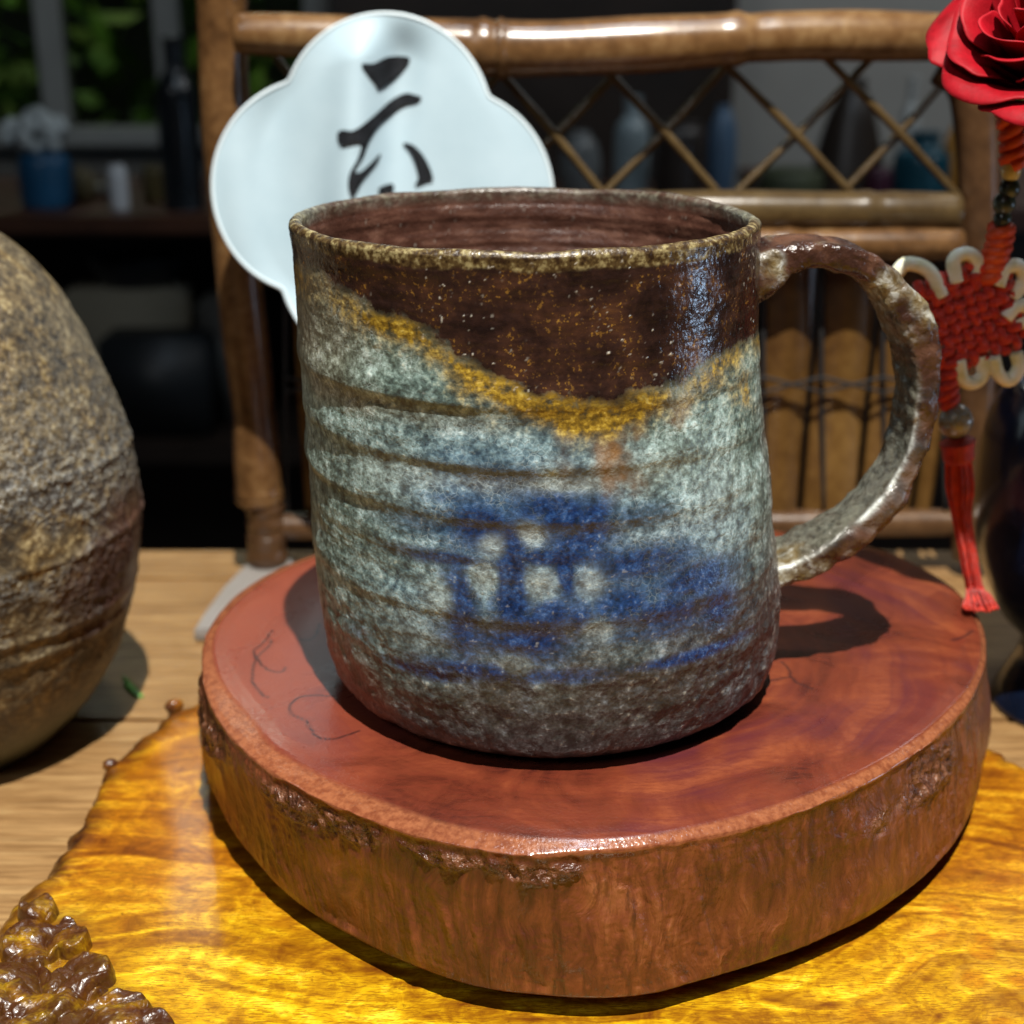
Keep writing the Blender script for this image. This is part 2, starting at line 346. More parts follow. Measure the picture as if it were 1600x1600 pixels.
for k in range(1, 121):
    f = k/120; z = -.0016-(TS-.0016-.0012)*f
    r = r_ch+(r_bo-r_ch)*sm(0, 1, f)**1+.0005*math.sin(math.pi*f)
    x = SX[0]+r*sx; y = SX[1]+r*cx_; zz = np.full_like(x, z)
    q = np.stack([x, y, zz], -1)
    big = fbm(q*np.array([55, 55, 40]), 4)-.5
    fib = fbm(np.stack([x*620+z*170, y*620, z*55+0*x], -1), 4)-.5
    grit = fbm(q*900, 3)-.5
    b = np.zeros_like(x)
    for a0, w, fc, fw in ((ang(350, 1130), .17, .22, .30), (ang(500, 1290), .13, .14, .13), (ang(600, 1315), .17, .13, .11), (ang(720, 1345), .13, .10, .08), (ang(850, 1360), .14, .10, .10),
                         (ang(1440, 1220), .20, .22, .20), (ang(1370, 1280), .16, .30, .12)):
        b = np.maximum(b, np.exp(-(dang(a0)/w)**2-((f-fc)/fw)**2))
    b = sm(.18, .85, b*(.35+1.3*sm(.3, .65, fbm(q*95+3, 3)))+.4*big)*sm(.02, .10, f)
    fibm = sm(-.08, .14, fbm(np.stack([x*40, y*40, 0*x+z*60+5], -1), 3)-.5+.22*np.exp(-((dang(ang(1080, 1430))/.55)**2)))
    amp = np.where(ta*0+1 > 0, 1, 1)*sm(0, .08, f)*(1-.8*sm(.93, 1, f))
    facet = np.abs(fbm(q*np.array([90, 90, 55])+31, 3)-.5)*2
    dr = amp*(.0026*big-.0016*facet*(1-.6*fibm)+.0013*fib*(.1+fibm)+b*(.0030*(fbm(q*380, 4)-.5)+.0004)+.00035*grit*(.2+fibm))
    edge_chip = .0008*(fbm(np.stack([sx*26, cx_*26, 0*sx], -1), 3)-.5)*(1-sm(0, .18, f))
    r = r+dr; x = SX[0]+r*sx; y = SX[1]+r*cx_
    V.append(np.stack([x, y, zz+edge_chip*2], -1)); A_side.append(np.clip(.35+fibm*.65, 0, 1)+0*x); A_ch.append(0*x+1-sm(0, .05, f)); A_bark.append(b)
last = V[-1]; lr = np.hypot(last[:, 0]-SX[0], last[:, 1]-SX[1])
for dr, z in ((.0004, -TS+.0006), (.0016, -TS), (.012, -TS-.0001), (.0145, -TS-.0006), (.015, ZB+.0004), (.02, ZB+.0003), (.07, ZB+.0003)):
    r = np.maximum(lr-dr, .002); V.append(np.stack([SX[0]+r*sx, SX[1]+r*cx_, 0*sx+z], -1)); A_side.append(0*sx+.3); A_ch.append(0*sx); A_bark.append(0*sx)
V = np.array(V)
# thin dark spalting lines on the top
lines = [[(418, 1090), (402, 1078), (394, 1060), (400, 1030), (420, 1010), (424, 1000)], [(402, 1030), (412, 1042), (422, 1048), (440, 1050), (446, 1043)], [(514, 1088), (492, 1086), (466, 1090), (452, 1104), (456, 1116), (476, 1126), (486, 1140), (496, 1152), (520, 1155), (545, 1148), (562, 1142)],
         [(466, 998), (480, 1001), (494, 992), (500, 975)], [(1185, 1064), (1210, 1062), (1235, 1058), (1245, 1066), (1270, 1077)], [(1235, 1058), (1232, 1045), (1222, 1034)], [(1485, 1000), (1508, 993), (1520, 984)], [(1490, 1001), (1500, 997), (1514, 990)], [(400, 1030), (396, 1018), (408, 1008), (418, 996), (424, 985)]]
topP = V[:151]; crack = np.zeros(topP.shape[:2])
for ln in lines:
    P = np.array([[*atz(x, y, 0).xy] for x, y in ln]); P = spline(P, 60)
    P += .0004*(np.stack([fbm(np.stack([P[:, 0]*900, P[:, 1]*900, 0*P[:, 0]+k], -1), 2) for k in (0, 7)], -1)-.5)
    bb0, bb1 = P.min(0)-.002, P.max(0)+.002
    msk = ((topP[..., 0] > bb0[0]) & (topP[..., 0] < bb1[0]) & (topP[..., 1] > bb0[1]) & (topP[..., 1] < bb1[1]))
    q = topP[msk][:, :2]; d = np.full(len(q), 1.0)
    for k in range(len(P)-1):
        a, b = P[k], P[k+1]; ab = b-a; t = np.clip(((q-a)@ab)/(ab@ab+1e-15), 0, 1); d = np.minimum(d, np.linalg.norm(q-(a+t[:, None]*ab), axis=1))
    crack[msk] = np.maximum(crack[msk], 1-sm(.00008, .00042, d))
A_cr = np.zeros(V.shape[:2]); A_cr[:151] = crack
def slice_mat():
    m = M('padauk_slice', .25, .5, .35, .12)
    sd, chm, bk, cr = m.attr('side'), m.attr('chamfer'), m.attr('bark'), m.attr('crack')
    wv = m.vadd(m.co, m.noisec(16, 3), .022)
    rl = m.t.nodes.new('ShaderNodeVectorMath'); rl.operation = 'LENGTH'; m._in(rl.inputs[0], m.map((1, 1.15, 0), loc=(-.012, .004, 0), vec=wv))
    rings = m.noise(1, 4, .6, 0, m.math('MULTIPLY', rl.outputs[1], 70))
    n = m.noise(42, 6, .6, 1.2, m.map((1, 1, .5))); n2 = m.noise(9, 4, .6, 1.0, m.map((22, 70, 30), (0, 0, .35)))
    sep = m.t.nodes.new('ShaderNodeSeparateXYZ'); m._in(sep.inputs[0], m.co)
    c = m.ramp(m.math('MULTIPLY_ADD', rings, .40, m.math('MULTIPLY', n, .62)), [(.37, (.034, .007, .006)), (.46, (.088, .018, .009)), (.55, (.155, .033, .014)), (.66, (.25, .064, .023))])
    c = m.mix(m.ramp(n2, [(.38, .55), (.56, 0.0)]), c, (.13, .024, .012))
    pur = m.math('MULTIPLY', m.ramp(m.noise(27, 3, .5, .8), [(.46, 0.0), (.62, .9)]), m.ramp(rings, [(.40, 1.0), (.55, .25)]))
    c = m.mix(pur, c, (.075, .014, .022))
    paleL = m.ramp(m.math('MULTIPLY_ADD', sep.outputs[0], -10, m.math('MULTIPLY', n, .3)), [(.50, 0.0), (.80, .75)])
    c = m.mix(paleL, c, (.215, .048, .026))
    spk = m.noise(900, 2, .6); c = m.mix(m.ramp(spk, [(.62, 0.0), (.74, .5)]), c, (.10, .02, .012))
    c = m.mix(cr, c, (.030, .010, .010))
    cc = m.ramp(m.noise(700, 3, .6), [(.35, (.17, .050, .021)), (.62, (.30, .108, .046))])
    c = m.mix(m.math('MULTIPLY', chm, .8), c, cc)
    fibv = m.map((430, 430, 60), (0, .35, 0), vec=m.vadd(m.co, m.noisec(60, 2), .012)); fb = m.noise(1, 5, .65, .3, fibv); bg = m.noise(38, 4, .6, .5)
    cs = m.ramp(m.math('MULTIPLY_ADD', bg, .5, m.math('MULTIPLY', fb, .5)), [(.34, (.030, .008, .004)), (.46, (.095, .025, .010)), (.57, (.175, .050, .018)), (.72, (.31, .115, .042))])
    dk = m.ramp(m.noise(1, 5, .7, .2, m.map((330, 330, 30), (0, .25, 0), (4, 2, 1))), [(.53, 0.0), (.66, .85)])
    cs = m.mix(m.math('MULTIPLY', dk, sd), cs, (.045, .014, .006))
    cs = m.mix(bk, cs, m.ramp(m.noise(420, 4, .65), [(.36, (.040, .013, .007)), (.56, (.13, .048, .022)), (.74, (.30, .15, .09))]))
    geo = m.math('SUBTRACT', m.ramp(sd, [(.16, 0.0), (.30, 1.0)]), m.math('MULTIPLY', chm, .9), clamp=True)
    c = m.mix(geo, c, cs); m.set('Base Color', c)
    rr = m.mix(geo, m.mix(chm, m.ramp(n, [(.3, .24), (.7, .34)]), (.20, .20, .20)), m.mix(bk, (.34, .34, .34), (.22, .22, .22)))
    m.set('Roughness', rr); m.set('Coat Weight', m.ramp(geo, [(0, .20), (1, .15)]))
    micro = m.math('MULTIPLY_ADD', geo, m.math('MULTIPLY', m.math('ADD', fb, m.math('MULTIPLY', bk, m.noise(1300, 3, .6))), 1.0), m.math('MULTIPLY', m.noise(1500, 3), .10))
    micro = m.math('MULTIPLY_ADD', chm, m.math('MULTIPLY', m.vor(1500), .05), micro)
    m.bump(micro, .0009, .85); return m.m
so_ = put('wood_slice', grid('wood_slice', V, True, {'side': np.array(A_side), 'chamfer': np.array(A_ch), 'bark': np.array(A_bark), 'crack': A_cr}), slice_mat(), loc=(SX[0], SX[1], ZB))
tag(so_, 'thick reddish brown live-edge wood slice under the mug, polished top and rough sides', 'wood slice')

# ------------------------------------------------------------------ mug
def zy(y): return H-D*math.tan(TH+math.atan((y-800)/F))
prof_px = [(345, 456, 1185), (372, 461, 1184), (400, 464.5, 1183.5), (450, 468, 1182), (500, 472, 1182), (550, 475, 1184), (600, 480, 1187), (650, 484, 1190), (700, 488, 1195), (760, 491, 1201), (820, 495, 1206), (870, 499, 1210), (910, 503, 1212), (950, 508, 1211), (985, 515, 1206), (1010, 523, 1199)]
pz, pr, pc = [], [], []
for y, a, b in prof_px:
    z = zy(y); fw = D*math.cos(TH)+(H-z)*math.sin(TH); pz.append(z); pr.append((b-a)/2*fw/F); pc.append(((a+b)/2-800)*fw/F)
pz, pr, pc = np.array(pz)[::-1], np.array(pr)[::-1], np.array(pc)[::-1]
pz = np.concatenate([[0, .0009, .0024], pz]); pr = np.concatenate([[.0402, .0425, .0449], pr]); pc = np.concatenate([[pc[0]]*3, pc])
HM = pz[-1]
def smooth_interp(z, xs, ys):
    zs = np.linspace(0, HM, 400); v = np.interp(zs, xs, ys); k = np.hanning(17); k /= k.sum()
    w = np.convolve(np.pad(v, 8, mode='edge'), k, 'valid'); w[:18] = v[:18]+(w[:18]-v[:18])*np.linspace(0, 1, 18); return np.interp(z, zs, w)
mr = lambda z: smooth_interp(z, pz, pr)
mc = lambda z: smooth_interp(z, pz, pc)
RM = .046
_T = np.linspace(.15, .40, 1500)
def onmug(px, py):
    r = ray(px, py); y = -D+_T*r.y/1; x = _T*r.x; z = H+_T*r.z
    d = np.hypot(x-mc(np.clip(z, 0, HM)), y)-mr(np.clip(z, 0, HM)); k = np.argmax(d < 0) if (d < 0).any() else np.argmin(d)
    return math.atan2(x[k]-float(mc(np.clip(z[k], 0, HM))), -y[k]), float(np.clip(z[k], 0, HM))
NU = 1080; th = np.linspace(-np.pi, np.pi, NU, endpoint=False)
WALL = .0027
# profile rows: (kind, z) ; outer bottom -> top -> lip -> inside
zo = np.concatenate([[0.0003], np.linspace(.0006, HM-.0002, 430)])
ridge_z = [zy(y) for y in (538, 618, 690, 742, 822, 905)]
def outer(z, t):
    """radius with throwing rings, dents and grain; returns offsets"""
    ct, st = np.cos(t), np.sin(t)
    zz = z+.0004*np.sin(t*1.0+.6)+.0003*np.sin(2*t+1)           # rings run slightly oblique
    off = 0*t
    for k, rz in enumerate(ridge_z):
        d = (zz-rz)/.0019; side = (.12+.88*np.clip(np.cos((t+.95-.2*k)*.75), 0, 1)**1.6)*(.6+.4*sm(.36, .60, fbm(np.stack([ct*1.2+k*3, st*1.2, 0*t+k], -1), 2)))
        off = off+side*[.00080, .00074, .00090, .00026, .00074, .00030][k]*np.where(d > 0, np.exp(-(d*.50)**2), np.exp(-(d*1.25)**2))
    wig = fbm(np.stack([ct*2.2, st*2.2, zz*420+0*t], -1), 3)-.5; off = off+.00030*wig
    q = np.stack([ct*RM, st*RM, z+0*t], -1)
    off = off+.0014*(fbm(q*np.array([38, 38, 30])+3, 3)-.5)
    low = 1-sm(.012, .035, z)
    off = off+(fbm(q*330, 4)-.5)*(.00030+.0007*low)+(fbm(q*1200+5, 2)-.5)*.00009
    right = np.exp(-((t-1.25)/.35)**2)*(1-sm(.05, .066, z))
    off = off+right*(.0016*(fbm(q*np.array([240, 240, 90])+11, 3)-.5))
    return off
rows, Z_, kind = [], [], []
for z in zo:
    r = mr(z)+outer(z, th); r = r+0*th
    rows.append(np.stack([mc(z)+r*np.sin(th), -r*np.cos(th), z+0*th], -1)); Z_.append(z); kind.append(0)
lipw = .0006*(fbm(np.stack([np.cos(th)*4, np.sin(th)*4, 0*th], -1), 3)-.5)*2
rt = mr(HM-.0002)+outer(HM-.0002, th)
for k in range(1, 9):
    a = k/9*math.pi; r = rt-WALL/2*(1-math.cos(a)); z = HM-.0002+math.sin(a)*.0014+lipw*math.sin(a)
    r = r+.00025*(fbm(np.stack([np.cos(th)*30, np.sin(th)*30, 0*th+k], -1), 2)-.5)
    rows.append(np.stack([mc(HM)+r*np.sin(th), -r*np.cos(th), z], -1)); Z_.append(HM); kind.append(1)
for z in np.linspace(HM-.002, .008, 170):
    flare = .0016*np.exp(-((HM-z)/.006)**2)
    r = mr(z)-WALL-.0012*sm(HM, HM-.03, z)+flare*.4+.00020*np.sin(z*2*np.pi/.0062+.8*np.sin(th))+.00006*np.sin(z*2*np.pi/.0019)-.0007*np.exp(-((z-(HM-.0135))/.0016)**2)
    r = r+.0005*(fbm(np.stack([np.cos(th)*5, np.sin(th)*5, 0*th+z*260], -1), 3)-.5)
    rows.append(np.stack([mc(z)+r*np.sin(th), -r*np.cos(th), z+0*th], -1)); Z_.append(z); kind.append(2)
for f, z in ((.9, .0055), (.8, .0045), (.5, .004), (.2, .004), (.01, .004)):
    r = (mr(.008)-WALL)*f; rows.append(np.stack([mc(0)+r*np.sin(th), -r*np.cos(th), z+0*th], -1)); Z_.append(z); kind.append(2)
bot = [np.stack([mc(0)+.0385*f*np.sin(th), -.0385*f*np.cos(th), .0003+0*th], -1) for f in (.01, .5, .95)]
rows = bot+rows; Z_ = [0]*3+Z_; kind = [0]*3+kind
P = np.array(rows); kind = np.array(kind)[:, None]+0*th; Zg = np.array(Z_)[:, None]+0*th; Tg = th[None]+0*Zg
# glaze zones, laid out on the unrolled wall (theta, z)
q3 = np.stack([np.cos(Tg)*RM, np.sin(Tg)*RM, Zg], -1)
nA = fbm(q3*70, 4)-.5; nB = fbm(q3*260+7, 4)-.5; nC = fbm(q3*700+2, 3)-.5
bl = np.array([onmug(x, y) for x, y in ((466, 416), (500, 430), (556, 458), (616, 498), (690, 545), (770, 588), (845, 620), (905, 633), (960, 628), (1020, 608), (1080, 588), (1130, 565), (1170, 540))])
bt = np.concatenate([[-np.pi], bl[:, 0], [np.pi]]); bz = np.concatenate([[bl[0, 1]-.02], bl[:, 1], [bl[0, 1]-.02]])
zb = np.interp(Tg, bt, bz); dz = Zg-zb+.004*nA+.0035*nB
brown = sm(-.0026, .0036, dz)
yel = np.exp(-((dz+.0014)/.0042)**2)*np.clip(.55+1.6*(fbm(q3*90+21, 3)-.42), 0, 1.1)
yel = np.clip(yel+.85*np.exp(-((dz+.001)/.003)**2)*sm(-.75, -.45, Tg)*(1-sm(.25, .6, Tg))*.6, 0, 1)
yx = onmug(1165, 610); yel = np.maximum(yel, .9*np.exp(-((Tg-yx[0])/.16)**2-((Zg-yx[1])/.006)**2)*np.clip(.6+2*nB, 0, 1))
blue = np.zeros_like(Zg); pale = np.zeros_like(Zg)
def blob(px, py, rx, ry, a=1.0):
    t0, z0 = onmug(px, py); k = max(.45, math.cos(t0)); st = 1.12*rx/8000/k/RM; sz = 1.12*ry/7300
    wob = 1+.9*nA+.5*nB
    return a*np.exp(-(((Tg-t0)/st)**2+((Zg-z0)/sz)**2)*wob)
for b in ((755, 825, 44, 32, .95), (800, 852, 22, 42, .9), (868, 802, 66, 28, .9), (925, 815, 36, 36, .85), (900, 852, 42, 25, .85), (718, 945, 24, 66, .95), (800, 925, 27, 92, 1), (835, 985, 46, 38, .95), (883, 890, 17, 50, .9), (872, 962, 52, 28, .85),
          (692, 872, 74, 10, .85), (880, 872, 84, 14, .9), (1000, 880, 92, 22, .8), (1090, 905, 62, 30, .75), (1050, 955, 72, 25, .7), (1122, 940, 28, 32, .8), (970, 945, 50, 34, .6), (640, 815, 60, 20, .28), (820, 742, 150, 14, .32), (700, 775, 80, 12, .28),
          (760, 1050, 95, 11, .8), (660, 1048, 55, 9, .75), (880, 1056, 70, 11, .5), (1090, 1022, 75, 7, .9), (560, 985, 30, 25, .25), (1000, 805, 60, 18, .4), (780, 1000, 95, 18, .7), (1030, 985, 95, 14, .4)):
    blue = np.maximum(blue, blob(*b))
for b in ((768, 852, 22, 20), (828, 832, 20, 17), (756, 902, 22, 22), (846, 912, 26, 22), (922, 910, 21, 22), (690, 935, 26, 26, .8), (806, 1042, 20, 16), (790, 1085, 19, 16, .8), (722, 1085, 17, 14, .8), (627, 1082, 15, 14, .7), (935, 985, 22, 16, .8), (855, 1085, 18, 14, .6), (885, 975, 14, 20, .4), (760, 870, 12, 10, .5), (1020, 880, 20, 10, .4), (870, 735, 26, 16, .7), (650, 985, 40, 20, .5), (615, 740, 60, 25, .6), (900, 755, 60, 16, .6), (660, 745, 60, 18, .7), (1010, 730, 90, 30, .6), (1120, 790, 50, 60, .6)):
    pale = np.maximum(pale, blob(*b))
blue = np.clip(blue**.88*(1+.9*nB+.6*nA)-.72*sm(.05, 1.1, pale*(1+1.6*nB+1.0*nA)), 0, 1)*(1-brown)
low = 1-sm(.010, .039, Zg+.016*nA+.008*nB-.010*np.sin(Tg*1.2+.3))
tanz = np.zeros_like(Zg); zz = Zg+.0004*np.sin(Tg+.6)+.0003*np.sin(2*Tg+1)
for k, rz in enumerate(ridge_z):
    tanz = np.maximum(tanz, np.exp(-((zz-(rz-.0034))/(.0024 if k != 3 else .001))**2)*[.75, 1, 1, .4, .7, .4][k]*(.05+.95*np.clip(np.cos((Tg+.95-.1*k)*.75), 0, 1)**1.6)*(.2+.8*sm(.38, .60, fbm(np.stack([np.cos(Tg)*1.6+k*3, np.sin(Tg)*1.6, 0*Tg+k], -1), 3))))
tanz = np.clip(tanz*(1+.5*nA+.5*nB)*.62+.7*np.exp(-((Tg+1.10)/.50)**2)*sm(.062, .078, Zg)*(1+1.5*nA), 0, 1)
teal = np.zeros_like(Zg)
for b in ((800, 800, 190, 110, 1), (960, 900, 200, 110, 1), (760, 980, 200, 90, .8), (1080, 960, 110, 80, .8), (640, 730, 120, 50, .4), (1150, 880, 40, 120, .5)): teal = np.maximum(teal, blob(*b))
teal = np.clip(teal*(1+1.2*nA), 0, 1)
t0, z0 = onmug(545, 1065); bare = np.exp(-((Tg-t0)/.34)**2-((Zg-z0)/.011)**2)*(1.1+1.5*nA); bare = np.clip(sm(.3, .7, bare), 0, 1)
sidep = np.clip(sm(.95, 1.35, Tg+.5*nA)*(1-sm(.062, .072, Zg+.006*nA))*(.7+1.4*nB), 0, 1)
rust = sm(.08, .26, nA+.25*nB)*np.exp(-((dz+.010)/.008)**2)*sm(-.2, .4, Tg)
grit = sm(.27, .36, fbm(q3*1500+31, 2)-.5)*sm(.02, .2, fbm(q3*60+5, 2)-.35)
def mug_mat():
    m = M('ash_glaze', .4, .5)
    A = {k: m.attr(k) for k in ('brown', 'yel', 'blue', 'pale', 'low', 'tan', 'bare', 'side', 'rust', 'grit', 'inside', 'lip', 'teal')}
    vg = m.vor(1250); f1 = m.math('MULTIPLY_ADD', m.math('SUBTRACT', .48, vg), .16, m.noise(560, 4, .62, 0)); f2 = m.noise(150, 4, .6, .3); f3 = m.noise(1700, 1, .5)
    cr = m.vor(900, 'DISTANCE_TO_EDGE', m.vadd(m.co, m.noisec(420, 2), .0011)); crl = m.ramp(cr, [(.0, 1.0), (.07, 0.0)])
    hz = m.noise(1, 4, .6, .3, m.map((140, 140, 900)))
    g = m.ramp(m.math('MULTIPLY_ADD', f2, .4, m.math('MULTIPLY', f1, .6)), [(.35, (.045, .058, .047)), (.44, (.10, .145, .12)), (.52, (.215, .30, .265)), (.60, (.39, .54, .52)), (.69, (.70, .88, .90))])
    g = m.mix(m.math('MULTIPLY', A['teal'], .9), g, m.ramp(m.math('MULTIPLY_ADD', f2, .5, m.math('MULTIPLY', f1, .5)), [(.36, (.009, .028, .070)), (.47, (.034, .085, .17)), (.58, (.12, .23, .35)), (.72, (.45, .65, .80))]))
    g = m.mix(m.math('MULTIPLY', m.ramp(m.math('ADD', A['tan'], m.math('MULTIPLY', m.math('SUBTRACT', f2, .5), .55)), [(.10, 0.0), (.85, 1.0)]), .80), g, m.ramp(f1, [(.36, (.095, .078, .045)), (.56, (.205, .175, .115)), (.72, (.42, .42, .35))]))
    g = m.mix(m.math('MULTIPLY', A['pale'], .32), g, m.ramp(f1, [(.35, (.33, .34, .27)), (.6, (.60, .64, .57))]))
    g = m.mix(m.math('MULTIPLY', crl, m.ramp(f2, [(.44, 0.0), (.62, .40)])), g, (.62, .74, .76))
    g = m.mix(m.math('MULTIPLY', A['rust'], .8), g, (.27, .12, .022))
    lowc = m.ramp(m.math('MULTIPLY_ADD', f1, .6, m.math('MULTIPLY', f2, .4)), [(.38, (.011, .008, .009)), (.49, (.030, .022, .024)), (.58, (.062, .052, .056)), (.69, (.20, .22, .25))])
    g = m.mix(m.math('MULTIPLY', A['low'], .92), g, lowc)
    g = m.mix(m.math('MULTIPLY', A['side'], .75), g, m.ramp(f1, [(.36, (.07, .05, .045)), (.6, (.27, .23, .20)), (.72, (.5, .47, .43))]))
    bl_ = m.ramp(f1, [(.35, (.002, .007, .035)), (.52, (.004, .022, .11)), (.68, (.014, .062, .22)), (.84, (.16, .30, .50))])
    bfac = m.math('ADD', A['blue'], m.math('MULTIPLY', m.math('SUBTRACT', m.math('MULTIPLY_ADD', f1, .5, m.math('MULTIPLY', f2, .5)), .5), 1.6), clamp=True)
    g = m.mix(m.math('MULTIPLY', m.ramp(bfac, [(.03, 0.0), (.74, 1.0)]), m.ramp(A['blue'], [(0.03, 0.0), (.30, .88)])), g, bl_)
    g = m.mix(m.math('MULTIPLY', A['bare'], .45), g, m.ramp(f2, [(.3, (.10, .038, .022)), (.7, (.23, .095, .055))]))
    ye = m.ramp(m.math('MULTIPLY_ADD', f1, .7, m.math('MULTIPLY', hz, .3)), [(.36, (.055, .034, .006)), (.48, (.19, .115, .014)), (.58, (.38, .25, .03)), (.68, (.56, .44, .12)), (.78, (.66, .62, .36))])
    g = m.mix(m.ramp(m.math('ADD', A['yel'], m.math('MULTIPLY', m.math('SUBTRACT', f1, .5), 1.1)), [(.14, 0.0), (.92, 1.0)]), g, ye)
    br = m.ramp(m.math('MULTIPLY_ADD', hz, .22, m.math('MULTIPLY', f2, .78)), [(.36, (.012, .0065, .0056)), (.48, (.027, .013, .010)), (.60, (.052, .023, .014)), (.74, (.125, .055, .020))])
    ysp = m.ramp(m.noise(1250, 3, .6), [(.585, 0.0), (.68, 1.0)])
    br = m.mix(m.math('MULTIPLY', ysp, m.ramp(f2, [(.45, 0.0), (.64, .75)])), br, (.36, .19, .03))
    g = m.mix(m.ramp(m.math('ADD', A['brown'], m.math('MULTIPLY', m.math('SUBTRACT', f1, .52), .9)), [(.26, 0.0), (.74, 1.0)]), g, br)
    ins = m.ramp(m.math('MULTIPLY_ADD', hz, .5, m.math('MULTIPLY', f2, .5)), [(.32, (.022, .009, .006)), (.5, (.060, .024, .016)), (.68, (.14, .068, .046))])
    g = m.mix(A['inside'], g, ins)
    lp = m.ramp(f1, [(.38, (.030, .016, .008)), (.52, (.095, .062, .024)), (.66, (.30, .25, .12))])
    g = m.mix(A['lip'], g, lp)
    g = m.mix(m.math('MULTIPLY', A['grit'], .8), g, (.72, .70, .62))
    m.set('Base Color', g)
    wet = m.math('MAXIMUM', A['brown'], m.math('MULTIPLY', A['blue'], .7))
    m.set('Roughness', m.math('ADD', m.ramp(wet, [(0, .34), (1, .17)]), m.math('MULTIPLY', m.math('SUBTRACT', f2, .5), .18)))
    h = m.math('MULTIPLY_ADD', f1, .55, m.math('MULTIPLY', f3, .28)); h = m.math('MULTIPLY_ADD', crl, -.06, h)
    h = m.math('MULTIPLY', h, m.ramp(A['brown'], [(0, 1.0), (1, .42)]))
    h = m.math('MULTIPLY_ADD', A['grit'], .30, h)
    m.bump(h, .00050, .65); return m.m
inside = (kind == 2)*1.0; lip = np.where(kind == 1, 1.0, 0)
lip = np.maximum(lip*sm(.0, .001, Zg*0+1), (kind == 0)*sm(HM-.0022, HM-.0014, Zg+.0016*nB))
lip = lip*(.15+.85*np.clip(np.cos(Tg)*1.6+.6, 0, 1)); backlip = (kind == 1)*(1-lip)
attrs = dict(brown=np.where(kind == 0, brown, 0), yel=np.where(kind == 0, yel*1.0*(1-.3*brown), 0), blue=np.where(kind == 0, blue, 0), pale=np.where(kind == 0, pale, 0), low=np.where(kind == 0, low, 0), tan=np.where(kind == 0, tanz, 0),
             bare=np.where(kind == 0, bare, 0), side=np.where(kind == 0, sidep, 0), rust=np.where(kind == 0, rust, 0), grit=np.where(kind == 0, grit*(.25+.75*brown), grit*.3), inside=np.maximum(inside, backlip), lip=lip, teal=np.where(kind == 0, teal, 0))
glaze = mug_mat()
mug = thing('mug', (mc(0), 0, 0), 'handmade stoneware mug, brown and grey ash glaze with blue brushwork, on the wood slice', 'mug')
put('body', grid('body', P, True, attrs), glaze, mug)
# handle: a thick pulled strap, lumpy, joined to the wall at both ends
hp = [(1150, 432), (1186, 412), (1228, 394), (1288, 391), (1352, 411), (1404, 462), (1434, 530), (1440, 605), (1424, 690), (1386, 765), (1326, 826), (1262, 866), (1205, 884), (1165, 892)]
def hY(px): return .0005+.085*((px-1150)/7300)
hc = spline([at(x-7*(x > 1210), y, hY(x)) for x, y in hp], 260)
t = np.gradient(hc, axis=0); t /= np.linalg.norm(t, axis=1)[:, None]
wide = np.array([-.12, 1, 0.0]); wide = wide-t*(t@wide)[:, None]; wide /= np.linalg.norm(wide, axis=1)[:, None]; nor = np.cross(t, wide)
if nor[130, 0] < 0: nor = -nor
u = np.linspace(0, 1, 260); NA = 96; aa = np.linspace(0, 2*np.pi, NA, endpoint=False)
hw = .0068+.0030*np.exp(-(u/.09)**2)+.0014*np.exp(-((u-1)/.08)**2)+.0006*np.sin(u*9); ht = .0033+.0016*np.exp(-(u/.10)**2)+.0012*np.exp(-((u-1)/.06)**2)+.0005*np.sin(u*17+1)
ca = np.sign(np.cos(aa))*np.abs(np.cos(aa))**.5; sa = np.sign(np.sin(aa))*np.abs(np.sin(aa))**.55
groove = 1-.30*np.exp(-(np.cos(aa)/.42)**2)*(np.sin(aa) > 0)
HPt = hc[:, None]+wide[:, None]*(hw[:, None]*ca[None])[..., None]+nor[:, None]*(ht[:, None]*(sa*groove)[None])[..., None]
rad = HPt-hc[:, None]; rad /= np.linalg.norm(rad, axis=2)[..., None]+1e-9
HPt = HPt+rad*((fbm(HPt*130, 3)-.5)*.0030+(fbm(HPt*420+4, 4)-.5)*.0014+(fbm(HPt*1300, 2)-.5)*.0004)[..., None]
ashm = sm(.50, .66, fbm(HPt*95+13, 4)+.16*np.exp(-((u-.90)/.12)**2)[:, None]+.13*np.exp(-((u-.36)/.07)**2)[:, None]-.10)
edgeh = np.clip(np.exp(-((np.abs(np.cos(aa))-.86)/.09)**2)[None]*(.1+.9*sm(.45, .6, fbm(HPt*160+3, 3)))*sm(.45, .7, u)[:, None]*(np.sin(aa) < .2), 0, 1)
inn = sm(.2, .8, -np.sin(aa))[None]*sm(.40, .55, u)[:, None]
def handle_mat():
    m = M('handle_glaze', .30, .5)
    f1 = m.noise(420, 5, .62, .4); f2 = m.noise(130, 4, .6, .5); a, i, e = m.attr('ash'), m.attr('inner'), m.attr('edge')
    c = m.ramp(f2, [(.32, (.014, .007, .006)), (.5, (.046, .020, .013)), (.68, (.105, .050, .030))])
    c = m.mix(m.math('MULTIPLY', i, .8), c, m.ramp(f1, [(.35, (.040, .040, .030)), (.62, (.14, .145, .115))]))
    c = m.mix(a, c, m.ramp(f1, [(.33, (.12, .08, .025)), (.50, (.19, .16, .10)), (.66, (.44, .45, .42))]))
    c = m.mix(e, c, m.ramp(f1, [(.3, (.40, .42, .38)), (.6, (.72, .77, .76))]))
    m.set('Base Color', c); m.set('Roughness', m.ramp(a, [(0, .22), (1, .42)])); m.bump(m.math('MULTIPLY_ADD', f1, .6, m.math('MULTIPLY', m.noise(1500, 2), .2)), .0010, .8); return m.m
put('handle', grid('handle', HPt, True, {'ash': ashm, 'inner': inn+0*ashm, 'edge': edgeh}), handle_mat(), mug)

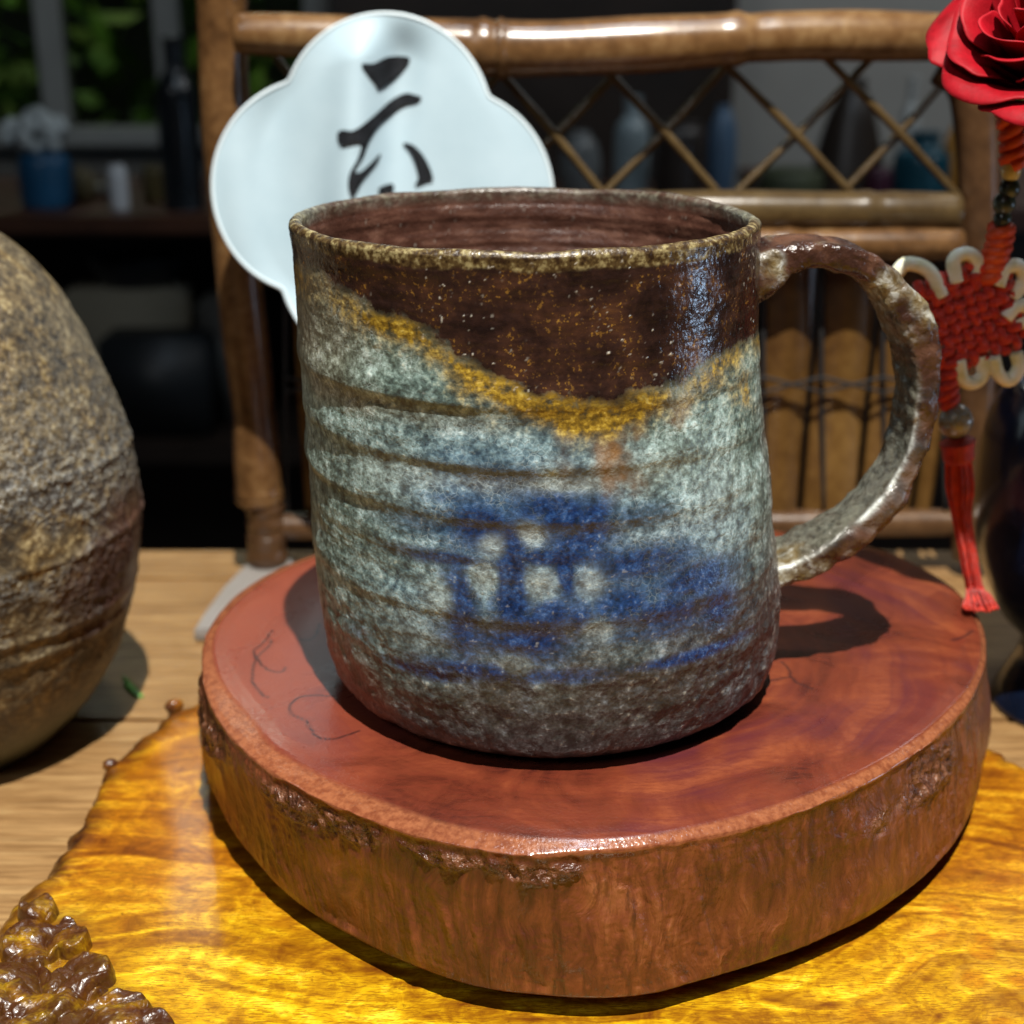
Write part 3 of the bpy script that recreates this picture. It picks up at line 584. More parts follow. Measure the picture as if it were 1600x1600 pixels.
# ------------------------------------------------------------------ left jar
def jar_mat():
    m = M('wood_fired_clay', .42, .5)
    f1 = m.math('MULTIPLY_ADD', m.math('SUBTRACT', .48, m.vor(620)), .28, m.noise(330, 4, .68, 0)); f2 = m.noise(48, 5, .6, .6); cru, red, g3 = m.attr('crust'), m.attr('red'), m.noise(900, 3, .6)
    c = m.ramp(m.math('MULTIPLY_ADD', f2, .45, m.math('MULTIPLY', f1, .55)), [(.36, (.016, .014, .012)), (.45, (.058, .044, .026)), (.54, (.125, .096, .054)), (.63, (.225, .185, .108)), (.74, (.40, .36, .27))])
    c = m.mix(m.ramp(m.noise(70, 4, .6, .6, m.map(loc=(3, 1, 2))), [(.50, 0.0), (.66, .50)]), c, m.ramp(f1, [(.38, (.06, .034, .010)), (.52, (.19, .115, .030)), (.66, (.40, .30, .12))]))
    c = m.mix(m.math('MULTIPLY', cru, m.ramp(g3, [(.44, 0.0), (.58, .5)])), c, (.26, .28, .28))
    c = m.mix(m.math('MULTIPLY', cru, m.ramp(f1, [(.40, .7), (.5, 0.0)])), c, (.05, .042, .035))
    c = m.mix(red, c, m.ramp(f2, [(.35, (.040, .018, .014)), (.6, (.11, .048, .034)), (.75, (.22, .11, .08))]))
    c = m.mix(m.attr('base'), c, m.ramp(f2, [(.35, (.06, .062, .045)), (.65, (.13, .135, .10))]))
    m.set('Base Color', c); m.set('Roughness', m.ramp(red, [(0, .5), (1, .3)]))
    m.bump(m.math('MULTIPLY_ADD', f1, .8, m.math('MULTIPLY', m.math('MULTIPLY', g3, cru), 1.0)), .0011, .8); return m.m
JC = at(-118, 830, .060); JW = -.0016; JX, JY = JC.x, JC.y
je = [(-118, 170), (-70, 335), (0, 372), (50, 414), (100, 480), (140, 552), (180, 640), (205, 720), (218, 790), (221, 830), (215, 900), (204, 960), (188, 1020), (155, 1080), (112, 1128)]
jz, jr = [], []
for x, y in je[1:]:
    p = at(x, y, JY); jz.append(p.z); jr.append(p.x-JX)
jz = np.array([ZT, ZT+.001]+jz[::-1]); jr = np.array([.0285, .0300]+jr[::-1])
i = np.argsort(jz); jz, jr = jz[i], jr[i]
jt = jz[-1]; zs = np.concatenate([np.linspace(ZT, jt, 330)])
rj = np.interp(zs, jz, jr); k = np.hanning(31); k /= k.sum(); rj2 = np.convolve(np.pad(rj, 15, mode='reflect', reflect_type='odd'), k, 'valid'); w = sm(0, 12, np.arange(330)); rj = rj*(1-w)+rj2*w
tj = np.linspace(-np.pi, np.pi, 640, endpoint=False); rows = []
JZ = zs[:, None]+0*tj; q = np.stack([np.cos(tj)*.05+0*JZ, np.sin(tj)*.05+0*JZ, JZ], -1)
RJ = rj[:, None]+JW+(fbm(q*28, 3)-.5)*.0018+(fbm(q*190, 4)-.5)*.0009
for y in (690, 800, 905, 935):
    z0 = at(210, y, JY).z; RJ = RJ+.0005*np.exp(-((JZ-z0+.0015*np.sin(tj))/.0012)**2)
cr = sm(.42, .58, fbm(q*np.array([55, 55, 55])+40, 4))*np.exp(-((JZ-at(60, 800, JY).z)/.028)**2)
cr = np.clip(cr*1.5, 0, 1); RJ = RJ+cr*(np.maximum(fbm(q*620, 3)-.45, 0))*.0016
jred = .8*sm(.90, 1.35, tj[None]+.5*(fbm(q*45+3, 3)-.5)*2)*sm(at(215, 960, JY).z, at(215, 930, JY).z, JZ)*(1-sm(at(215, 800, JY).z, at(215, 720, JY).z, JZ+.01*(tj[None]-1.4)))
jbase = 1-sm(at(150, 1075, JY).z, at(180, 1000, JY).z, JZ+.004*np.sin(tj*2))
P = np.stack([JX+RJ*np.sin(tj), JY-RJ*np.cos(tj), JZ], -1)
topc = P[-1]; neck = []
for f, dz in ((.93, .0015), (.90, .004), (.93, .0065), (.90, .0075), (.85, .0065), (.82, .002), (.80, -.01)):
    neck.append(np.stack([JX+(topc[:, 0]-JX)*f, JY+(topc[:, 1]-JY)*f, topc[:, 2]+dz], -1))
bot = [np.stack([JX+.028*f*np.sin(tj), JY-.028*f*np.cos(tj), ZT+.0001+0*tj], -1) for f in (.02, .6)]
Pj = np.concatenate([bot, P, neck]); ext = lambda a: np.concatenate([np.repeat(a[:1], 2, 0), a, np.repeat(a[-1:], 7, 0)])
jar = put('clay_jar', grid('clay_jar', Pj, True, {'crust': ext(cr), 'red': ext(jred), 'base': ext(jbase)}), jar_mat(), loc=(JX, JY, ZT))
tag(jar, 'large egg-shaped wood-fired clay jar with crusty ash surface on the planks', 'jar')

# ------------------------------------------------------------------ bamboo chair-back rack behind the mug
YC = .172
def bamboo_mat(name, dark, mid, light, rough=.32):
    m = M(name, rough, .5, .2, .2)
    g = m.noise(1, 5, .6, .4, m.map((220, 220, 220))); l = m.noise(14, 4, .6, .8)
    c = m.ramp(m.math('MULTIPLY_ADD', l, .6, m.math('MULTIPLY', g, .4)), [(.32, dark), (.52, mid), (.72, light)])
    m.set('Base Color', c); m.bump(g, .0003, .4); return m.m
bam = bamboo_mat('aged_bamboo', (.040, .017, .006), (.14, .070, .026), (.29, .18, .08), .26)
bamd = bamboo_mat('dark_bamboo', (.030, .014, .007), (.085, .042, .018), (.17, .095, .045))
bamg = bamboo_mat('lattice_bamboo', (.035, .020, .008), (.085, .055, .022), (.16, .11, .045), .3)
slatm = bamboo_mat('amber_bamboo', (.045, .018, .004), (.115, .056, .013), (.20, .11, .03), .4)
cordm = M('black_cord', .8).set('Base Color', (.008, .008, .009)).m
rack = thing('bamboo_rack', (.0, YC, ZT), 'small bamboo chair back with lattice and slats standing behind the mug', 'bamboo rack')
def culm(name, pts, r, mat, nodes=(), n=20, par=None):
    pts = spline(pts, 80); L = np.linspace(0, 1, 80); rad = np.interp(L, np.linspace(0, 1, len(r)), r)
    for nd in nodes: rad = rad*(1+.10*np.exp(-((L-nd)/.008)**2)-.05*np.exp(-((L-nd-.02)/.010)**2))
    rad = rad*(1+.03*np.sin(L*23))
    return put(name, tube(name, pts, rad, n), mat, par or rack)
pL = culm('post', [at(345, -160, YC), at(350, 120, YC), at(372, 420, YC), at(396, 640, YC), at(405, 776, YC)], (.0078, .0078, .0075, .0072, .0080), bam, (.985,))
put('node_ring', tube('node_ring', [at(404, 770, YC), at(405, 777, YC), at(405.5, 784, YC)], (.0076, .0086, .0076), 24), bam, pL)
culm('post_foot', [at(413, 786, YC), at(416, 830, YC), at(418, 876, YC)], (.0066, .0064, .0070), bamd, (.55,))
pR = culm('post', [at(1470, 105, YC+.002), at(1508, 128, YC), at(1526, 200, YC), at(1530, 420, YC), at(1522, 700, YC), at(1518, 868, YC)], (.0055, .0066, .0068, .0066, .0066, .0066), bamd, (.55,))
tr = culm('top_rail', [at(371, 52, YC-.012), at(600, 62, YC-.011), at(785, 76, YC-.010), at(1000, 70, YC-.010), at(1250, 56, YC-.008), at(1480, 58, YC-.006)], (.0058, .0066, .0082, .0080, .0072, .0070), bam, (.37, .72))
put('node_ring', tube('node_ring', [at(776, 76, YC-.010), at(783, 76, YC-.010), at(790, 76, YC-.010)], (.0082, .0090, .0082), 24), bam, tr)
culm('middle_rail', [at(395, 338, YC-.004), at(800, 330, YC-.005), at(1200, 328, YC-.005), at(1495, 331, YC-.004)], (.0058, .0060, .0060, .0060), bamg, (.5, .83))
culm('lower_rail', [at(398, 388, YC-.010), at(800, 384, YC-.010), at(1200, 382, YC-.010), at(1500, 382, YC-.010)], (.0048, .0050, .0050, .0050), bam, (.3, .7))
culm('bottom_rail', [at(420, 822, YC+.002), at(900, 818, YC+.002), at(1515, 816, YC+.002)], (.0046, .0048, .0046), bamd, (.3,))
for k, (a, b) in enumerate([((939, 100), (1131, 312)), ((1286, 86), (1496, 305)), ((1120, 86), (1338, 310)), ((770, 100), (945, 306)), ((600, 90), (790, 308)), ((430, 90), (610, 308)),
                            ((1145, 92), (940, 306)), ((1366, 86), (1146, 306)), ((1484, 118), (1318, 300)), ((975, 104), (770, 304)), ((800, 96), (590, 306)), ((620, 90), (420, 306))]):
    off = -.003 if k < 6 else .001
    culm('lattice_stick', [at(*a, YC+off), at((a[0]+b[0])/2+3, (a[1]+b[1])/2, YC+off), at(*b, YC+off)], (.0012, .0014, .0012), bamg, (.4,), 10)
# woven slats of the lower panel
xs = [446, 540, 635, 729, 823, 917, 1010, 1103, 1193, 1284, 1380, 1474]
for k in range(len(xs)):
    x0 = xs[k]+5; x1 = (xs[k+1] if k+1 < len(xs) else 1512)-5
    a, b = at(x0, 412, YC+.004), at(x1, 412, YC+.004); c_, d_ = at(x0, 806, YC+.004), at(x1, 806, YC+.004)
    u_ = np.linspace(0, 1, 14); v_ = np.linspace(0, 1, 24)
    L_ = np.array(a)[None]+(np.array([a.x*.985, c_.y, c_.z])-np.array(a))[None]*v_[:, None]; R_ = np.array(b)[None]+(np.array([b.x*.985, d_.y, d_.z])-np.array(b))[None]*v_[:, None]
    G = L_[:, None]+(R_-L_)[:, None]*u_[None, :, None]; bow = -.0028*np.sin(np.pi*u_)[None]; G[..., 1] += bow+.0006*np.sin(v_*9+k)[:, None]
    Bk = G[:, ::-1].copy(); Bk[..., 1] = YC+.0062
    put('slat', grid('slat', np.concatenate([G, Bk], 1), True), slatm, rack)
for k in range(len(xs)):                                       # crossed black cord ties
    x0, x1 = xs[k], xs[k+1] if k+1 < len(xs) else 1512
    for s in (-1, 1):
        put('cord', tube('cord', spline([at(x0, 601+s*12, YC-.0016), at((x0+x1)/2, 601, YC-.0028), at(x1, 601-s*12, YC-.0016)], 12), .0006, 6), cordm, rack)
    put('cord', tube('cord', spline([at(x0, 412, YC+.0012), at(x0, 600, YC+.0010), at(x0+3, 800, YC+.0012)], 12), .0008, 6), cordm, rack)
# flat grey runner below the left foot
stone = M('grey_runner', .55).set('Base Color', (.25, .23, .215)); stone.bump(stone.noise(300, 4), .0004, .5)
rp = [atz(x, y, ZT+.004) for x, y in ((302, 985), (318, 958), (350, 915), (392, 872), (460, 868), (452, 900), (400, 950), (352, 984))]
bm = bmesh.new(); vs = [bm.verts.new((p.x, p.y, ZT+.0002)) for p in rp]; f = bm.faces.new(vs)
e = bmesh.ops.extrude_face_region(bm, geom=[f]); bmesh.ops.translate(bm, verts=[v for v in e['geom'] if isinstance(v, bmesh.types.BMVert)], vec=(0, 0, .0040))
bmesh.ops.recalc_face_normals(bm, faces=bm.faces[:]); bmesh.ops.bevel(bm, geom=bm.edges[:], offset=.0008, segments=2, affect='EDGES')
me = bpy.data.meshes.new('runner'); bm.to_mesh(me); bm.free(); put('runner', me, stone.m, rack, smooth=False)

# ------------------------------------------------------------------ white fan with brush character
YF = .138; FC = at(601, 303, YF); sF = (at(703, 296, YF)-at(603, 296, YF)).x/100
def fan_xy(px, py): return ((px-601)*sF, (303-py)*sF)
def fan_y(x, z):
    """panel surface with waves added for streaky shading; the whole panel leans back"""
    X = x/.05; Z = z/.05; ph = X*1.0-.10*Z
    w = .0034*np.sin(ph*8.0+.6*np.sin(Z*2))*np.exp(-((ph+.40)/.75)**2)+.0018*np.sin(ph*15+1.2)*np.exp(-((ph+.15)/.45)**2)+.0004*np.sin(ph*6+Z)  # ripples shaped in to stand for shadow streaks across the white
    return FC.y+.16*z+w*(1-sm(.75, 1.0, np.hypot(X, Z)))
na = 720; a = np.linspace(0, 2*np.pi, na, endpoint=False)
def lobes(a):
    # four round petals meeting in soft notches
    R_, c_ = .0315, .0198
    best = np.zeros_like(a)
    for k in range(4):
        d = a-(np.pi/2-.06+k*np.pi/2); s_ = c_*np.sin(d); ok = np.abs(s_) < R_
        best = np.maximum(best, np.where(ok, c_*np.cos(d)+np.sqrt(np.maximum(R_**2-s_**2, 0)), 0))
    k = np.hanning(15); k /= k.sum(); return np.convolve(np.pad(best, 7, mode='wrap'), k, 'valid')
ro = lobes(a)*(266*sF/(.0315+.0198))
ro = ro*(1+.012*np.cos(a-np.pi))
rows = []
for f in np.linspace(.004, 1, 110):
    x, z = ro*f*np.cos(a), ro*f*np.sin(a); rows.append(np.stack([FC.x+x, fan_y(x, z), FC.z+z], -1))
for f in np.linspace(1, .004, 60):
    x, z = ro*f*np.cos(a), ro*f*np.sin(a); rows.append(np.stack([FC.x+x, fan_y(x, z)+.0006, FC.z+z], -1))
silk = M('white_silk', .55, .3); wv = silk.noise(900, 2); silk.set('Base Color', silk.ramp(silk.noise(60, 4), [(.3, (.36, .48, .55)), (.7, (.41, .53, .60))])); silk.bump(wv, .0001, .2)
fan = thing('hand_fan', (FC.x, FC.y+.16*(ZT-FC.z), ZT), 'white four-lobed fan with black brush character propped behind the mug', 'fan')
leaf = put('fan_leaf', grid('fan_leaf', np.array(rows), True), silk.m, fan)
x, z = ro*np.cos(a), ro*np.sin(a)
rim_w = M('white_trim', .4).set('Base Color', (.60, .70, .75)).m
put('fan_rim', tube('fan_rim', np.stack([FC.x+x, fan_y(x, z)+.0003, FC.z+z], -1), .00060, 8, False, True), rim_w, fan)
zb_ = -.050
put('fan_handle', tube('fan_handle', [(FC.x, FC.y+.16*(ZT-FC.z)+.0014, ZT+.0008), (FC.x, FC.y+.16*zb_+.0014, FC.z+zb_), (FC.x, FC.y+.0022, FC.z)], (.0024, .0022, .0012), 12), bamd, fan)
ink = M('black_ink', .75, .2); ink.set('Base Color', ink.ramp(ink.noise(260, 3), [(.3, (.003, .0035, .005)), (.7, (.012, .014, .018))]))
strokes = [[(725, 292), (770, 291), (820, 268), (880, 265), (912, 278), (880, 325), (830, 372), (787, 396), (774, 372), (745, 330)],
           [(618, 562), (640, 548), (690, 548), (760, 500), (830, 440), (890, 411), (928, 416), (958, 426), (940, 445), (880, 462), (830, 500), (780, 545), (745, 600), (725, 650), (700, 688), (690, 712), (712, 712), (750, 682), (788, 648), (770, 690), (722, 745), (697, 785), (680, 813), (667, 795), (660, 755), (670, 712), (700, 662), (716, 606), (690, 600), (640, 610), (620, 592)],
           [(880, 610), (920, 615), (960, 650), (990, 700), (1004, 750), (980, 760), (930, 777), (942, 742), (927, 682), (905, 640)],
           [(778, 792), (800, 776), (835, 772), (838, 800), (822, 860), (786, 858)]]
for st in strokes:
    pts = closed_spline(np.array([fan_xy(300+.375*x, .375*y) for x, y in st]), len(st)*6)
    bm = bmesh.new(); vs = [bm.verts.new((x, 0, z)) for x, z in pts]
    es = [bm.edges.new((vs[k], vs[(k+1) % len(vs)])) for k in range(len(vs))]
    bmesh.ops.triangle_fill(bm, edges=es, use_beauty=True); bmesh.ops.subdivide_edges(bm, edges=bm.edges[:], cuts=2); bmesh.ops.triangulate(bm, faces=bm.faces[:])
    bmesh.ops.recalc_face_normals(bm, faces=bm.faces[:])
    e = bmesh.ops.extrude_face_region(bm, geom=bm.faces[:]); nv = {v for v in e['geom'] if isinstance(v, bmesh.types.BMVert)}
    for v in bm.verts:
        v.co = Vector((FC.x+v.co.x, float(fan_y(np.float64(v.co.x), np.float64(v.co.z)))-(.00062 if v in nv else -.0002), FC.z+v.co.z))
    bmesh.ops.recalc_face_normals(bm, faces=bm.faces[:])
    me = bpy.data.meshes.new('brush_stroke'); bm.to_mesh(me); bm.free(); put('brush_stroke', me, ink.m, leaf, smooth=False)

# ------------------------------------------------------------------ dark vase on the right with a rose
YV = .075
vb = at(1725, 800, YV); vz = [(1600, 590), (1572, 622), (1551, 668), (1537, 735), (1531, 805), (1534, 860), (1546, 912), (1568, 962), (1600, 1008)]
prof = [(.012, ZT-vb.z+.0), (.0215, ZT-vb.z+.0003), (.0225, ZT-vb.z+.003)]+[(vb.x-at(x, y, YV).x, at(x, y, YV).z-vb.z) for x, y in vz[::-1]]
zt = prof[-1][1]; prof += [(.0135, zt+.006), (.0095, zt+.011), (.0082, zt+.018), (.0084, zt+.026), (.0100, zt+.030), (.0102, zt+.0312), (.0092, zt+.031), (.0074, zt+.026), (.0070, zt+.01)]
pf = np.array(prof); d = np.concatenate([[0], np.cumsum(np.linalg.norm(np.diff(pf, axis=0), axis=1))]); 
pf = spline(pf, 140); pf[:, 0] = np.maximum(pf[:, 0], .001); pf[:, 1] = np.maximum(pf[:, 1], ZT-vb.z)
vm = M('dark_blue_glaze', .2, .5, .4, .08); vm.set('Base Color', vm.ramp(vm.noise(60, 5, .6), [(.35, (.004, .007, .018)), (.62, (.006, .014, .045)), (.82, (.030, .022, .012))])); vm.bump(vm.noise(300, 3), .0004, .4)
vase = put('dark_vase', lathe('dark_vase', pf, (vb.x, vb.y, vb.z), 96), vm.m, loc=(vb.x, vb.y, ZT))
tag(vase, 'glossy blue-black round vase behind the hanging red knot', 'vase')
RC = at(1650, 128, .026)                                 # base of the blossom
rose = thing('red_rose', RC, 'red rose blossom leaning out above the red knot charm', 'flower')
pm = M('rose_petal', .55, .15); pn = pm.noise(220, 4, .6); pm.set('Base Color', pm.mix(pm.attr('tip'), pm.ramp(pn, [(.3, (.17, .001, .004)), (.7, (.32, .003, .010))]), (.42, .02, .03)))
pm.set('Sheen Weight', .0); pm.bump(pm.noise(500, 3), .0004, .35)
axis = Vector((-.50, -.52, .68)).normalized(); qa = axis.to_track_quat('Z', 'Y').to_matrix()
def petal(R_, hgt, half, curl, phi, seed):
    """a cupped petal: v runs from the base to the curled tip, u across"""
    nu, nv = 29, 25; u = np.linspace(-1, 1, nu)[None]+np.zeros((nv, 1)); v = np.linspace(0, 1, nv)[:, None]+np.zeros((1, nu))
    shp = np.sin(np.pi*np.clip(v*.62+.06, 0, 1))**.7
    vv = v*(1-.20*np.abs(u)**2.6*v)
    wob = (fbm(np.stack([u*1.4+seed*5, v*1.2, 0*u+seed], -1), 2)-.5)
    rr = R_*(.22+.78*np.sin(vv*np.pi/2)**.9)+curl*.0062*vv**5+.0030*wob*vv**2+.0012*(seed % 3)*vv**3*u
    zz = hgt*vv-curl*.0058*vv**6+.0030*wob*vv
    fold = curl*.0016*sm(.75, 1, np.abs(u))*v; rr = rr+fold
    an = phi+u*half*shp
    P = np.stack([rr*np.cos(an), rr*np.sin(an), zz], -1)@np.array(qa).T+np.array(RC)
    return grid('petal', P, False, {'tip': np.maximum(sm(.95, 1, v), sm(.97, 1, np.abs(u)))*.6})
ph = 0.0
for k in range(19):
    f = k/18; ph += 2.25+.25*rng.random()
    o = put('petal', petal(.0026+.0165*f, .0250+.0010*f-.006*f**3, 1.55-.72*f**.6, .05+1.25*f**1.3, ph, k), pm.m, rose)
    so2 = o.modifiers.new('thick', 'SOLIDIFY'); so2.thickness = .0003
stem_m = M('rose_stem', .5).set('Base Color', (.05, .11, .03)).m
vt = Vector((vb.x, vb.y, vb.z+zt+.008))
put('stem', tube('stem', spline([vt+Vector((.004, 0, -.028)), vt+Vector((.0, 0, .022)), vt+Vector((.012, -.01, .045)), RC-axis*.022+Vector((.012, 0, .0)), RC+axis*.001], 30), .0013, 8), stem_m, rose)
lm = M('sepal_green', .5).set('Base Color', (.045, .10, .03)).m
sp = []
for k in range(5):
    an = k*1.2566; b0 = RC-axis*.0005; side = (Vector(qa@Vector((math.cos(an), math.sin(an), 0))))
    sp.append(tube('s', spline([b0, b0+side*.006+axis*.001, b0+side*.010-axis*.003], 8), np.linspace(.0018, .0003, 8), 6))
put('sepal', join('sepal', sp), lm, rose)

# ------------------------------------------------------------------ red knot charm with loops, beads and tassel
YK = .040
red = M('red_cord', .5, .4); red.set('Base Color', red.ramp(red.noise(420, 3), [(.3, (.34, .008, .004)), (.7, (.66, .035, .012))])); red.bump(red.noise(1, 3, .5, 0, red.map((1500, 1500, 90))), .0006, .9); red.set('Sheen Weight', .2)
orr = M('orange_red_cord', .5, .4); orr.set('Base Color', orr.ramp(orr.noise(300, 3), [(.3, (.50, .04, .010)), (.7, (.78, .11, .025))])); orr.bump(orr.noise(800, 2), .0005, .6)
gold = M('gold_white_cord', .38, .5); gold.set('Base Color', gold.ramp(gold.noise(220, 3), [(.3, (.62, .60, .30)), (.55, (.80, .80, .66)), (.75, (.86, .86, .82))])); gold.bump(gold.noise(900, 2), .0003, .5)
charm = thing('knot_charm', at(1515, 940, YK), 'red woven knot charm with pale loops, beads and tassel hanging by the mug handle', 'charm')
def kp(px, py, dy=0): return np.array(at(px, py, YK+dy))
def twisted(name, pts, r, mat, turns=14, n=90):
    c = spline(pts, n); t, N, B = frames(c); ms = []
    for s in (0, np.pi):
        w = np.linspace(0, turns*2*np.pi, n)+s; ms.append(tube('t', c+r*.62*(np.cos(w)[:, None]*N+np.sin(w)[:, None]*B), r*.55, 7))
    return put(name, join(name, ms), mat, charm)
twisted('hanging_cord', [kp(1562, 100, .004), kp(1574, 165), kp(1583, 215), kp(1583, 258)], .0028, orr.m, 3.5)
be = M('ivory_bead', .3).set('Base Color', (.66, .58, .26)).m
put('bead', ball('bead', kp(1580, 266), .0022, 18, (1, 1, 1.25)), be, charm)
gr = M('dark_jade', .3, .5); gr.set('Base Color', gr.ramp(gr.noise(420, 3), [(.35, (.012, .016, .013)), (.6, (.06, .085, .06)), (.8, (.30, .33, .25))]))
for x, y, r in ((1577, 295, .0023), (1569, 318, .0025), (1566, 342, .0020)):
    put('bead', ball('bead', kp(x, y), r, 18, (1, 1, 1.1)), gr.m, charm)
twisted('cord_neck', [kp(1565, 356), kp(1560, 385), kp(1552, 410), kp(1545, 440)], .0028, orr.m, 3, 50)
# woven body: two sets of cords passing over and under each other
kc = kp(1512, 494); e1 = np.array([math.cos(.38), 0, math.sin(.38)]); e2 = np.array([-math.sin(.38), 0, math.cos(.38)]); NW = 8; pit = .0024; half = (NW-1)/2
knot = None
for s in range(2):
    for k in range(NW):
        w = np.linspace(-half-.75, half+.75, 90); o_ = (k-half)
        ph_ = np.cos(np.pi*(w+half+k+s))*.00105
        wd = (o_*pit)+.0002*np.sin(w*3+k)
        c = kc+(e1 if s == 0 else e2)*(w*pit*(1.12))[:, None]+(e2 if s == 0 else e1)*wd[:, None]+np.array([0, -1, 0])*ph_[:, None]
        put('knot_cord', tube('knot_cord', c, .00120, 9), red.m, charm)
for pts in ([(1472, 462), (1452, 424), (1418, 412), (1398, 430)], [(1495, 440), (1490, 408), (1508, 396), (1527, 408), (1527, 440)], [(1560, 446), (1570, 420), (1592, 416), (1600, 436), (1584, 464)],
            [(1572, 496), (1590, 478), (1618, 482), (1620, 500), (1586, 506)], [(1498, 562), (1504, 592), (1522, 598), (1536, 584), (1532, 558)], [(1552, 558), (1560, 584), (1578, 594), (1592, 574), (1588, 552)]):
    put('loop', tube('loop', spline([kp(x, y, -.0012+.0003*j) for j, (x, y) in enumerate(pts)], 40), .00165, 10), gold.m, charm)
twisted('lower_cord', [kp(1490, 556), kp(1482, 585), kp(1480, 610), kp(1484, 632)], .0024, red.m, 2.5, 40)
bd = M('patterned_bead', .25, .5, .5); bd.set('Base Color', bd.ramp(bd.noise(520, 3, .6, 1.5), [(.38, (.16, .12, .05)), (.5, (.32, .30, .22)), (.62, (.20, .28, .36)), (.75, (.55, .58, .55))]))
put('bead', ball('bead', kp(1493, 658), .0040, 28, (1, 1, 1.05)), bd.m, charm)
capc = [kp(1495, 686), kp(1496, 694), kp(1497, 706), kp(1498, 718)]
put('tassel_cap', tube('tassel_cap', spline(capc, 12), (.0030, .0036, .0042, .0042, .0038, .0040, .0036, .0038, .0036, .0038, .0036, .0036), 20), red.m, charm)
ms = []; e0 = np.array(atz(1530, 945, .0010))
for k in range(70):
    an = rng.random()*6.283; rr = math.sqrt(rng.random()); ox, oy = rr*math.cos(an), rr*math.sin(an)
    def tp(px, py, w): p = kp(px, py); return p+np.array([ox*w, oy*w*.6, 0])
    c = spline([tp(1497, 712, .0030), tp(1500, 760, .0034), tp(1502, 800, .0024), tp(1510, 850, .0021), tp(1518, 895, .0020), tp(1524, 922, .0022), e0+np.array([ox*.0032, .001+oy*.001, .0002+.0012*(1+oy)]), e0+np.array([ox*.0042-.001, -.0055*(.6+.4*rng.random()), .0001+.0010*(1+oy)])], 34)
    ms.append(tube('t', c, .00030, 5))
put('tassel', join('tassel', ms), red.m, charm)

# ------------------------------------------------------------------ a leaf scrap on the planks
gl = M('green_leaf', .45).set('Base Color', (.10, .26, .035)).m
c = [atz(x, y, ZT+.0012) for x, y in ((192, 1056), (204, 1072), (220, 1086))]
me = grid('leaf', np.array([[np.array(c[0])]*5, [np.array(c[1])+np.array([w*.0011, w*.0006, -.0006*w*w]) for w in (-1, -.5, 0, .5, 1)], [np.array(c[2])+np.array([w*.0007, w*.0004, -.0009]) for w in (-1, -.5, 0, .5, 1)]]))
lf = put('leaf_scrap', me, gl, loc=tuple(c[1])); lf.modifiers.new('thick', 'SOLIDIFY').thickness = .0003
tag(lf, 'tiny green leaf scrap on the planks beside the clay jar', 'leaf')

# ------------------------------------------------------------------ dim room behind: cabinet, shelf pieces, window, garden
YB = .95
def dm(name, col, rough=.6, var=.35, sc=14):
    m = M(name, rough); n = m.noise(sc, 4); m.set('Base Color', m.ramp(n, [(.3, tuple(c*(1-var) for c in col)), (.7, tuple(min(1, c*(1+var)) for c in col))])); return m.m
wall_m = dm('grey_plaster', (.36, .35, .32), .8, .06); darkw = dm('dark_cabinet_wood', (.022, .014, .010), .45); shelfw = dm('red_brown_wood', (.075, .028, .014), .4)
fl = put('room_floor', box('f', -3, 3, -.6, 3, -.82, -.80), dm('dark_floor', (.05, .04, .035)), smooth=False); tag(fl, kind='structure')
x0w = at(500, 0, 1.35).x
wl = put('back_wall', box('w', x0w, 2.6, 1.35, 1.40, -.80, 1.6), wall_m, smooth=False); tag(wl, kind='structure')
wl2 = put('back_wall_low', box('w', -2.6, x0w-.001, 1.35, 1.40, -.80, at(0, 215, 1.35).z), wall_m, smooth=False); tag(wl2, kind='structure')
# window on the left with a garden beyond
wz = at(0, 212, 1.33).z; wx = [at(x, 100, 1.33).x for x in (-240, 85, 268, 500)]
win = thing('window', ((wx[0]+wx[-1])/2, 1.33, wz), 'grey framed window on the garden, behind the dark bottle', 'window')
frm = dm('grey_frame', (.30, .31, .29), .5, .1)
for x in wx: put('mullion', box('m', x-.014, x+.014, 1.315, 1.345, wz+.0101, wz+.9, .003), frm, win, smooth=False)
put('sill', box('m', wx[0], wx[-1], 1.30, 1.35, wz-.010, wz+.010, .003), frm, win, smooth=False)
gls = M('window_glass', .02); gls.set('Transmission Weight', 1.0); gls.set('IOR', 1.05); gls.set('Base Color', (.9, .95, .9))
for xa, xb in zip(wx[:-1], wx[1:]): put('pane', box('p', xa+.0141, xb-.0141, 1.328, 1.332, wz+.0102, wz+.9), gls.m, win, smooth=False)
gm = M('garden_leaves', .5); gm.set('Base Color', gm.ramp(gm.noise(7, 3), [(.32, (.015, .05, .006)), (.5, (.07, .17, .015)), (.7, (.24, .36, .06))]))
n = 2600; c = np.stack([rng.uniform(-1.3, .2, n), rng.uniform(1.95, 2.3, n), rng.uniform(-.1, 1.1, n)], -1); r_ = rng.normal(size=(n, 2, 3)); r_ /= np.linalg.norm(r_, axis=2)[..., None]
sz = rng.uniform(.02, .055, n)[:, None]; a1, a2 = r_[:, 0]*sz, r_[:, 1]*sz*.5
VV = np.stack([c-a1, c+a2, c+a1, c-a2], 1).reshape(-1, 3); FF = np.arange(4*n).reshape(-1, 4)
hd = put('garden_foliage', mesh_np('garden_foliage', VV, FF), gm.m, loc=(-.5, 2.1, -.1)); tag(hd, 'dim green garden foliage beyond the window', 'foliage', kind='stuff')
hb = put('hedge', box('h', -2.2, 1.2, 2.4, 2.6, -.8, 1.5), dm('hedge_green', (.012, .022, .008)), smooth=False); tag(hb, kind='structure')
